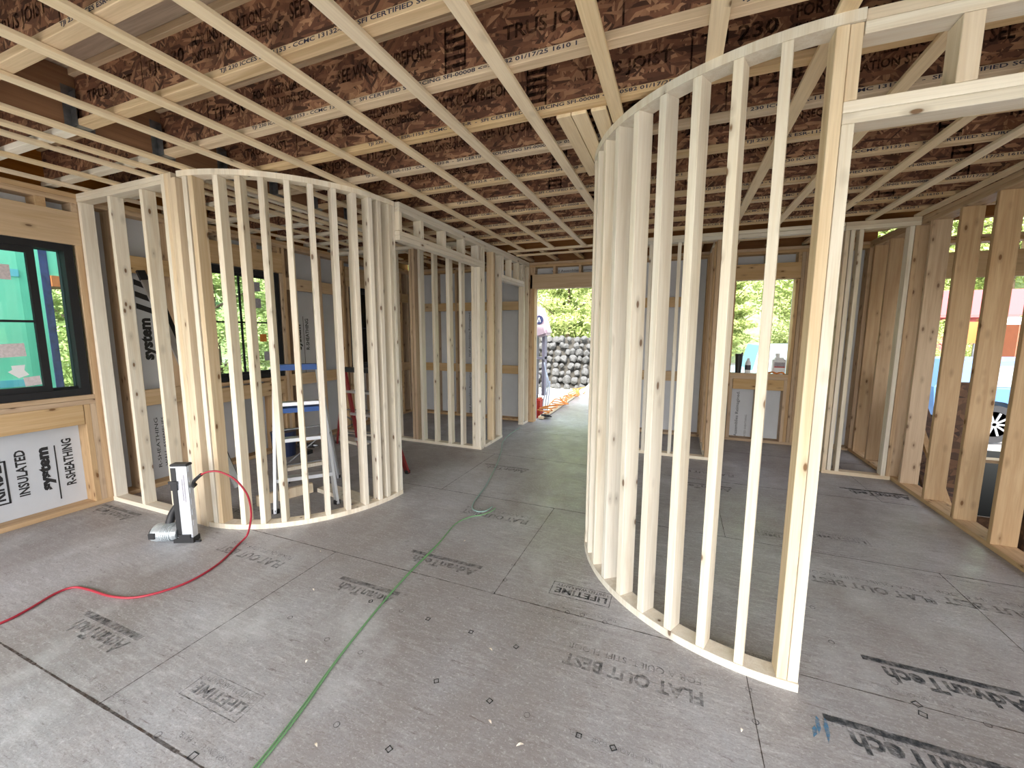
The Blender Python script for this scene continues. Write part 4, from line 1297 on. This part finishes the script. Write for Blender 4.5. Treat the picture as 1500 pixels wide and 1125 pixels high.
sill('white_jug', 'white plastic jug with a grey and red label on the rear window sill', 'jug', 1.275, [('jug_body', jug, WHITEP), ('neck', lambda b, x, y: cyl(b, (x - 0.02, y, SZ + 0.215), (x - 0.02, y, SZ + 0.25), 0.024, 0.022, 18), WHITEP), ('cap', lambda b, x, y: cyl(b, (x - 0.02, y, SZ + 0.25), (x - 0.02, y, SZ + 0.275), 0.027, 0.027, 18), WHITEP), ('label', lambda b, x, y: bbox(b, x - 0.06, y - 0.0625, SZ + 0.09, x + 0.06, y - 0.06, SZ + 0.16), PAPERG), ('label_stripe', lambda b, x, y: bbox(b, x - 0.06, y - 0.0632, SZ + 0.09, x + 0.06, y - 0.0625, SZ + 0.105), plain('label_red', (0.5, 0.05, 0.05), 0.5))])
bm = bmesh.new()
tube(bm, catmull([(1.14 + 0.018 * k + 0.02 * math.sin(k * 2.1), 6.365 + 0.012 * math.cos(k * 1.6), SZ + 0.012 + 0.014 * (k % 2)) for k in range(12)], 6), 0.010, 8)
o = add('orange_cord', bm, ORANGE, None, smooth=True)
props(o, 'crumpled orange cord in front of the white jug on the rear window sill', 'cord')
bm = bmesh.new()
rr_ = [(0.0, 0.13), (0.45, 0.15), (0.8, 0.12), (1.0, 0.05), (1.02, 0.0)]
prev = None
for z, r in rr_:
    ring = [bm.verts.new((0.60 + (r + 0.012 * math.sin(5 * t)) * 0.55 * math.cos(t), 6.25 + r * 0.6 * math.sin(t), 0.0 + z)) for t in [k * PI / 9 for k in range(18)]]
    if prev:
        for k in range(18): bm.faces.new((prev[k], prev[(k + 1) % 18], ring[(k + 1) % 18], ring[k]))
    prev = ring
o = add('black_bag', bm, BLK, None, smooth=True)
props(o, 'tall black bag standing beside the rear window against the back wall', 'bag')

# ================================================================== NAIL GUN AND HOSES
ng = root('nail_gun', 'black and silver framing nail gun standing upright on the floor with red hose', 'nail gun', (-3.20, 1.70, 0))
A = math.radians(25)
NG = Matrix.Translation((-3.21, 1.70, 0)) @ Matrix.Rotation(A, 4, 'Z') @ Matrix.Diagonal((1.3, 1.25, 1.0, 1))
bm = bmesh.new()
for x0, x1 in ((-0.032, -0.020), (-0.018, 0.050)):
    bbox(bm, x0, -0.020, 0.035, x1, 0.020, 0.56)
bbox(bm, -0.022, -0.012, 0.035, -0.016, 0.012, 0.56)
for z in (0.12, 0.2, 0.28, 0.36, 0.44, 0.52):
    bbox(bm, 0.050, -0.010, z, 0.053, 0.010, z + 0.04)
bmesh.ops.transform(bm, matrix=NG, verts=bm.verts[:])
mg = add('magazine', bm, ALUW, ng)
bm = bmesh.new(); bbox(bm, -0.033, -0.0215, 0.04, -0.006, -0.0195, 0.55); bbox(bm, -0.0335, -0.012, 0.04, -0.0315, 0.012, 0.50)
bmesh.ops.transform(bm, matrix=NG, verts=bm.verts[:]); add('magazine_slot', bm, BLK, mg)
bm = bmesh.new(); bbox(bm, -0.036, -0.024, 0.558, 0.055, 0.024, 0.578); bmesh.ops.bevel(bm, geom=bm.edges[:], offset=0.005, segments=2, affect='EDGES')
bmesh.ops.transform(bm, matrix=NG, verts=bm.verts[:]); add('magazine_cap', bm, BLK, mg)
bm = bmesh.new(); bbox(bm, -0.045, -0.03, 0.435, 0.0, -0.019, 0.455); bbox(bm, -0.034, -0.03, 0.39, -0.002, -0.019, 0.437)
bmesh.ops.transform(bm, matrix=NG, verts=bm.verts[:]); add('nail_pusher', bm, BLK, mg)
letters([('#', 0, 0, 0.20, 0.008, 0), ('#', 0.01, 0.014, 0.16, 0.008, 0)], 'magazine_lettering', PAPERG, mg, NG @ Vector((0.035, -0.0208, 0.30)), (0, 0, 1), (-math.cos(A), -math.sin(A), 0))
bm = bmesh.new()
bbox(bm, -0.05, -0.028, 0.0, 0.055, 0.028, 0.036); bbox(bm, 0.03, -0.02, 0.0, 0.085, -0.008, 0.012); bbox(bm, -0.02, -0.03, 0.02, 0.04, 0.03, 0.06)
bmesh.ops.transform(bm, matrix=NG, verts=bm.verts[:]); add('nose', bm, BLK, ng)
# silver cylinder head lying to the side
bm = bmesh.new()
c0, c1 = Vector((-0.035, 0.01, 0.066)), Vector((-0.165, 0.0, 0.070))
dd = (c1 - c0)
prof = [(0, 0.048), (0.12, 0.055), (0.3, 0.058), (0.62, 0.060), (0.8, 0.063), (0.93, 0.058), (1.0, 0.040)]
for (t0, r0), (t1, r1) in zip(prof[:-1], prof[1:]):
    cyl(bm, c0 + dd * t0, c0 + dd * t1, r0, r1, 28)
for t in (0.2, 0.27, 0.34, 0.41, 0.48, 0.55):
    cyl(bm, c0 + dd * t, c0 + dd * (t + 0.03), 0.0635, 0.0635, 28)
bmesh.ops.transform(bm, matrix=NG, verts=bm.verts[:])
mh = add('cylinder_head', bm, plain('silver_casting', (0.72, 0.77, 0.80), 0.28, 0.55, var=0.25, vs=30), ng, smooth=False)
bm = bmesh.new()
cyl(bm, c1 + Vector((0.02, 0, 0)), c1 - Vector((0.012, 0.003, 0)), 0.03, 0.028, 18)
bbox(bm, -0.150, -0.066, 0.055, -0.120, -0.055, 0.095)
bmesh.ops.transform(bm, matrix=NG, verts=bm.verts[:]); add('exhaust_port', bm, BLK, mh)
bm = bmesh.new()
hp = [Vector(p) for p in ((-0.10, 0.02, 0.11), (-0.085, 0.035, 0.19), (-0.04, 0.045, 0.28), (0.0, 0.05, 0.36), (0.03, 0.05, 0.40))]
tube(bm, catmull(hp, 5), 0.021, 12)
bmesh.ops.transform(bm, matrix=NG, verts=bm.verts[:]); add('handle', bm, BLK, ng, smooth=True)
bm = bmesh.new(); beam(bm, (-0.055, 0.03, 0.14), (-0.035, 0.02, 0.19), 0.016, 0.012)
bmesh.ops.transform(bm, matrix=NG, verts=bm.verts[:]); add('trigger', bm, BLK, ng)
bm = bmesh.new()
tube(bm, catmull([NG @ Vector((0.03, 0.05, 0.40)), Vector((-3.10, 1.715, 0.42)), Vector((-3.055, 1.70, 0.47)), Vector((-2.98, 1.705, 0.525))], 6), 0.011, 12)
add('hose_whip', bm, BLK, ng, smooth=True)
bm = bmesh.new()
hose = [(-2.98, 1.705, 0.525), (-2.92, 1.72, 0.548), (-2.86, 1.755, 0.542), (-2.78, 1.80, 0.482), (-2.745, 1.85, 0.36), (-2.75, 1.87, 0.224), (-2.775, 1.87, 0.118), (-2.82, 1.87, 0.03), (-2.80, 1.79, 0.0065), (-2.69, 1.60, 0.0065), (-2.65, 1.436, 0.0065), (-2.672, 1.308, 0.0065), (-2.76, 1.19, 0.0065), (-2.90, 1.14, 0.0065), (-3.10, 1.124, 0.0065), (-3.215, 1.10, 0.0065), (-3.23, 1.027, 0.0065), (-3.177, 0.905, 0.0065), (-3.156, 0.80, 0.0065), (-3.2, 0.6, 0.0065), (-3.35, 0.3, 0.0065)]
tube(bm, catmull(hose, 8), 0.0065, 10)
o = add('air_hose', bm, HOSER, None, smooth=True)
props(o, 'red rubber air hose curving across the floor from the nail gun', 'hose')
GH = [(-1.25, 0.3), (-1.26, 0.6), (-1.273, 0.817), (-1.31, 1.022), (-1.382, 1.308), (-1.446, 1.672), (-1.481, 1.972), (-1.502, 2.318), (-1.545, 2.64), (-1.50, 2.80), (-1.428, 2.874), (-1.385, 2.96), (-1.375, 3.04)]
bm = bmesh.new(); tube(bm, catmull([(x, y, 0.004) for x, y in GH], 8), 0.004, 8)
o = add('green_hose', bm, HOSEG, None, smooth=True)
props(o, 'thin green hose running forward over the floor past the small curved wall', 'hose')
GH = [(-1.40, 3.03), (-1.42, 2.93), (-1.48, 2.90), (-1.556, 2.963), (-1.605, 3.096), (-1.66, 3.419), (-1.729, 3.693), (-1.844, 4.122), (-2.00, 4.60), (-2.15, 5.0), (-2.22, 5.4), (-2.24, 5.9)]
bm = bmesh.new(); tube(bm, catmull([(x, y, 0.0155 if i < 3 else 0.006) for i, (x, y) in enumerate(GH)], 8), 0.0055, 8)
o = add('green_hose', bm, plain('grey_green_rubber', (0.24, 0.36, 0.33), 0.4), None, smooth=True)
props(o, 'grey-green hose running back along the hall floor to the closet corner post', 'hose')
bm = bmesh.new(); tube(bm, catmull([(x - 0.013, y + 0.01, 0.005) for x, y in [(-1.25, 0.3), (-1.26, 0.6), (-1.273, 0.817), (-1.31, 1.022), (-1.375, 1.308), (-1.438, 1.672), (-1.475, 1.972), (-1.495, 2.318), (-1.53, 2.6)]], 8), 0.003, 8)
o = add('green_line', bm, HOSEG, None, smooth=True)
props(o, 'second thinner green line lying tight beside the green hose', 'cord')

# ================================================================== LADDERS
def ladder(label, fl_, fr_, rl_, rr2, tl, tr, railmat, capmat, steps, rw, bluestep=None, capw=0.12, braces=True):
    L = root('step_ladder', label, 'ladder', ((fl_[0] + fr_[0]) / 2, (fl_[1] + fr_[1]) / 2, 0))
    V = lambda p: Vector(p)
    fl_, fr_, rl_, rr2, tl, tr = map(V, (fl_, fr_, rl_, rr2, tl, tr))
    wdir = (tr - tl).normalized()
    back = ((rl_ + rr2) / 2 - (fl_ + fr_) / 2); back.z = 0; back.normalize()
    for a, t in ((fl_, tl), (fr_, tr)):
        bm = bmesh.new(); beam(bm, a, t, 0.022, rw, tuple(wdir.cross(back))); 
        o = add('front_rail', bm, railmat, L)
       
        bm = bmesh.new(); bbox(bm, a.x - 0.02, a.y - 0.02, 0.0, a.x + 0.02, a.y + 0.02, 0.035); add('foot', bm, BLK, o)
    for a, t in ((rl_, tl), (rr2, tr)):
        t2 = t + back * 0.07
        bm = bmesh.new(); beam(bm, a, t2, 0.018, rw * 0.7, tuple(wdir.cross(back))); o = add('rear_rail', bm, railmat, L)
        bm = bmesh.new(); bbox(bm, a.x - 0.015, a.y - 0.015, 0.0, a.x + 0.015, a.y + 0.015, 0.03); add('foot', bm, BLK, o)
    H = tl.z
    for z in steps:
        t = z / H
        bm = bmesh.new(); beam(bm, fl_.lerp(tl, t) + back * 0.02, fr_.lerp(tr, t) + back * 0.02, 0.085, 0.03); 
        add('step', bm, ALU, L)
    if bluestep:
        t = bluestep / H
        bm = bmesh.new(); beam(bm, fl_.lerp(tl, t) + back * 0.06, fr_.lerp(tr, t) + back * 0.06, 0.2, 0.04)
        o = add('tool_tray', bm, capmat, L); props(o, 'blue plastic step')
    bm = bmesh.new(); beam(bm, tl - wdir * 0.025 + back * 0.03 + Vector((0, 0, 0.02)), tr + wdir * 0.025 + back * 0.03 + Vector((0, 0, 0.02)), capw, 0.05)
    bmesh.ops.bevel(bm, geom=bm.edges[:], offset=0.008, segments=2, affect='EDGES')
    add('top_cap', bm, capmat, L)
    for a, b_, t, r in ((fl_, tl, 0.45, rl_), (fr_, tr, 0.45, rr2)):
        p = a.lerp(b_, t); q = r.lerp(b_ + back * 0.07, t)
        bm = bmesh.new(); beam(bm, p, q, 0.012, 0.012); add('spreader', bm, STEEL, L)
    if braces:
        for k in (0.18, 0.5):
            bm = bmesh.new(); beam(bm, rl_.lerp(tl + back * 0.07, k), rr2.lerp(tr + back * 0.07, k + 0.02), 0.02, 0.01); add('rear_brace', bm, STEEL, L)
        bm = bmesh.new(); beam(bm, rl_.lerp(tl + back * 0.07, 0.18), rr2.lerp(tr + back * 0.07, 0.48), 0.012, 0.01); add('rear_brace', bm, STEEL, L)
    return L
ladder('silver aluminium step ladder with blue top cap inside the small curved wall', (-3.02, 2.26, 0), (-2.70, 2.60, 0), (-3.52, 2.78, 0), (-3.18, 3.10, 0), (-3.18, 2.46, 1.17), (-2.97, 2.72, 1.17), ALUW, BLUE, (0.26, 0.58, 0.88), 0.062, 0.83)
ladder('dark red fibreglass step ladder with black cap standing behind the blue capped ladder', (-3.266, 3.55, 0), (-2.60, 3.48, 0), (-4.2, 4.10, 0), (-3.55, 4.12, 0), (-3.66, 3.75, 1.03), (-3.22, 3.73, 1.03), RED, BLK, (0.27, 0.55, 0.80), 0.07)

# scraps and tools on the floor inside
for i, (a, b_, w_, h_, m, lab) in enumerate((((-3.06, 2.80, 0.02), (-2.46, 2.70, 0.02), 0.14, 0.038, SPF, 'short pale plank offcut lying inside the small curved wall'),
        ((-3.30, 2.30, 0.045), (-3.12, 2.72, 0.045), 0.038, 0.089, SPFY, 'tan stud offcut on edge lying behind the ladder feet'),
        ((-4.35, 4.30, 0.02), (-3.78, 4.16, 0.02), 0.14, 0.038, SPF, 'pale plank offcut on the floor behind the red ladder'),
        ((-3.9, 3.0, 0.02), (-3.65, 3.45, 0.02), 0.089, 0.038, SPF, 'pale stud offcut on the floor beside the window wall'))):
    bm = bmesh.new(); beam(bm, a, b_, w_, h_)
    o = add('lumber_offcut', bm, m, None); props(o, lab, 'board')
bm = bmesh.new(); cyl(bm, (-4.38, 3.45, 0.0), (-4.38, 3.45, 0.30), 0.12, 0.14, 24)
o = add('bucket', bm, plain('navy_plastic', (0.02, 0.03, 0.08), 0.4), None); props(o, 'dark navy bucket on the floor under the second window', 'bucket')
dr = root('cordless_drill', 'black cordless drill lying on the floor near the window wall', 'drill', (-4.2, 3.6, 0))
bm = bmesh.new(); cyl(bm, (-4.28, 3.56, 0.11), (-4.08, 3.62, 0.11), 0.035, 0.03, 16); add('motor_body', bm, BLK, dr)
bm = bmesh.new(); beam(bm, (-4.20, 3.58, 0.10), (-4.18, 3.60, 0.03), 0.035, 0.03); add('grip', bm, BLK, dr)
bm = bmesh.new(); bbox(bm, -4.24, 3.56, 0.0, -4.13, 3.64, 0.045); add('battery', bm, BLK, dr)
bm = bmesh.new(); cyl(bm, (-4.08, 3.62, 0.11), (-4.03, 3.635, 0.11), 0.02, 0.012, 12); add('chuck', bm, STEEL, dr)
lv = root('box_level', 'long silver straightedge leaning against the sheathing of the window wall', 'level', (-4.0, 2.55, 0))
bm = bmesh.new(); beam(bm, (-3.86, 2.52, 0.012), (-4.52, 2.27, 1.97), 0.022, 0.06, (0, 1, 0)); add('level_body', bm, ALU, lv)
bm = bmesh.new(); beam(bm, (-4.515, 2.272, 1.955), (-4.545, 2.26, 2.04), 0.026, 0.064, (0, 1, 0)); add('end_cap', bm, BLK, lv)
bm = bmesh.new(); beam(bm, (-3.90, 2.55, 0.012), (-4.53, 2.335, 1.97), 0.012, 0.05, (0, 1, 0)); add('backing_bar', bm, BLK, lv)
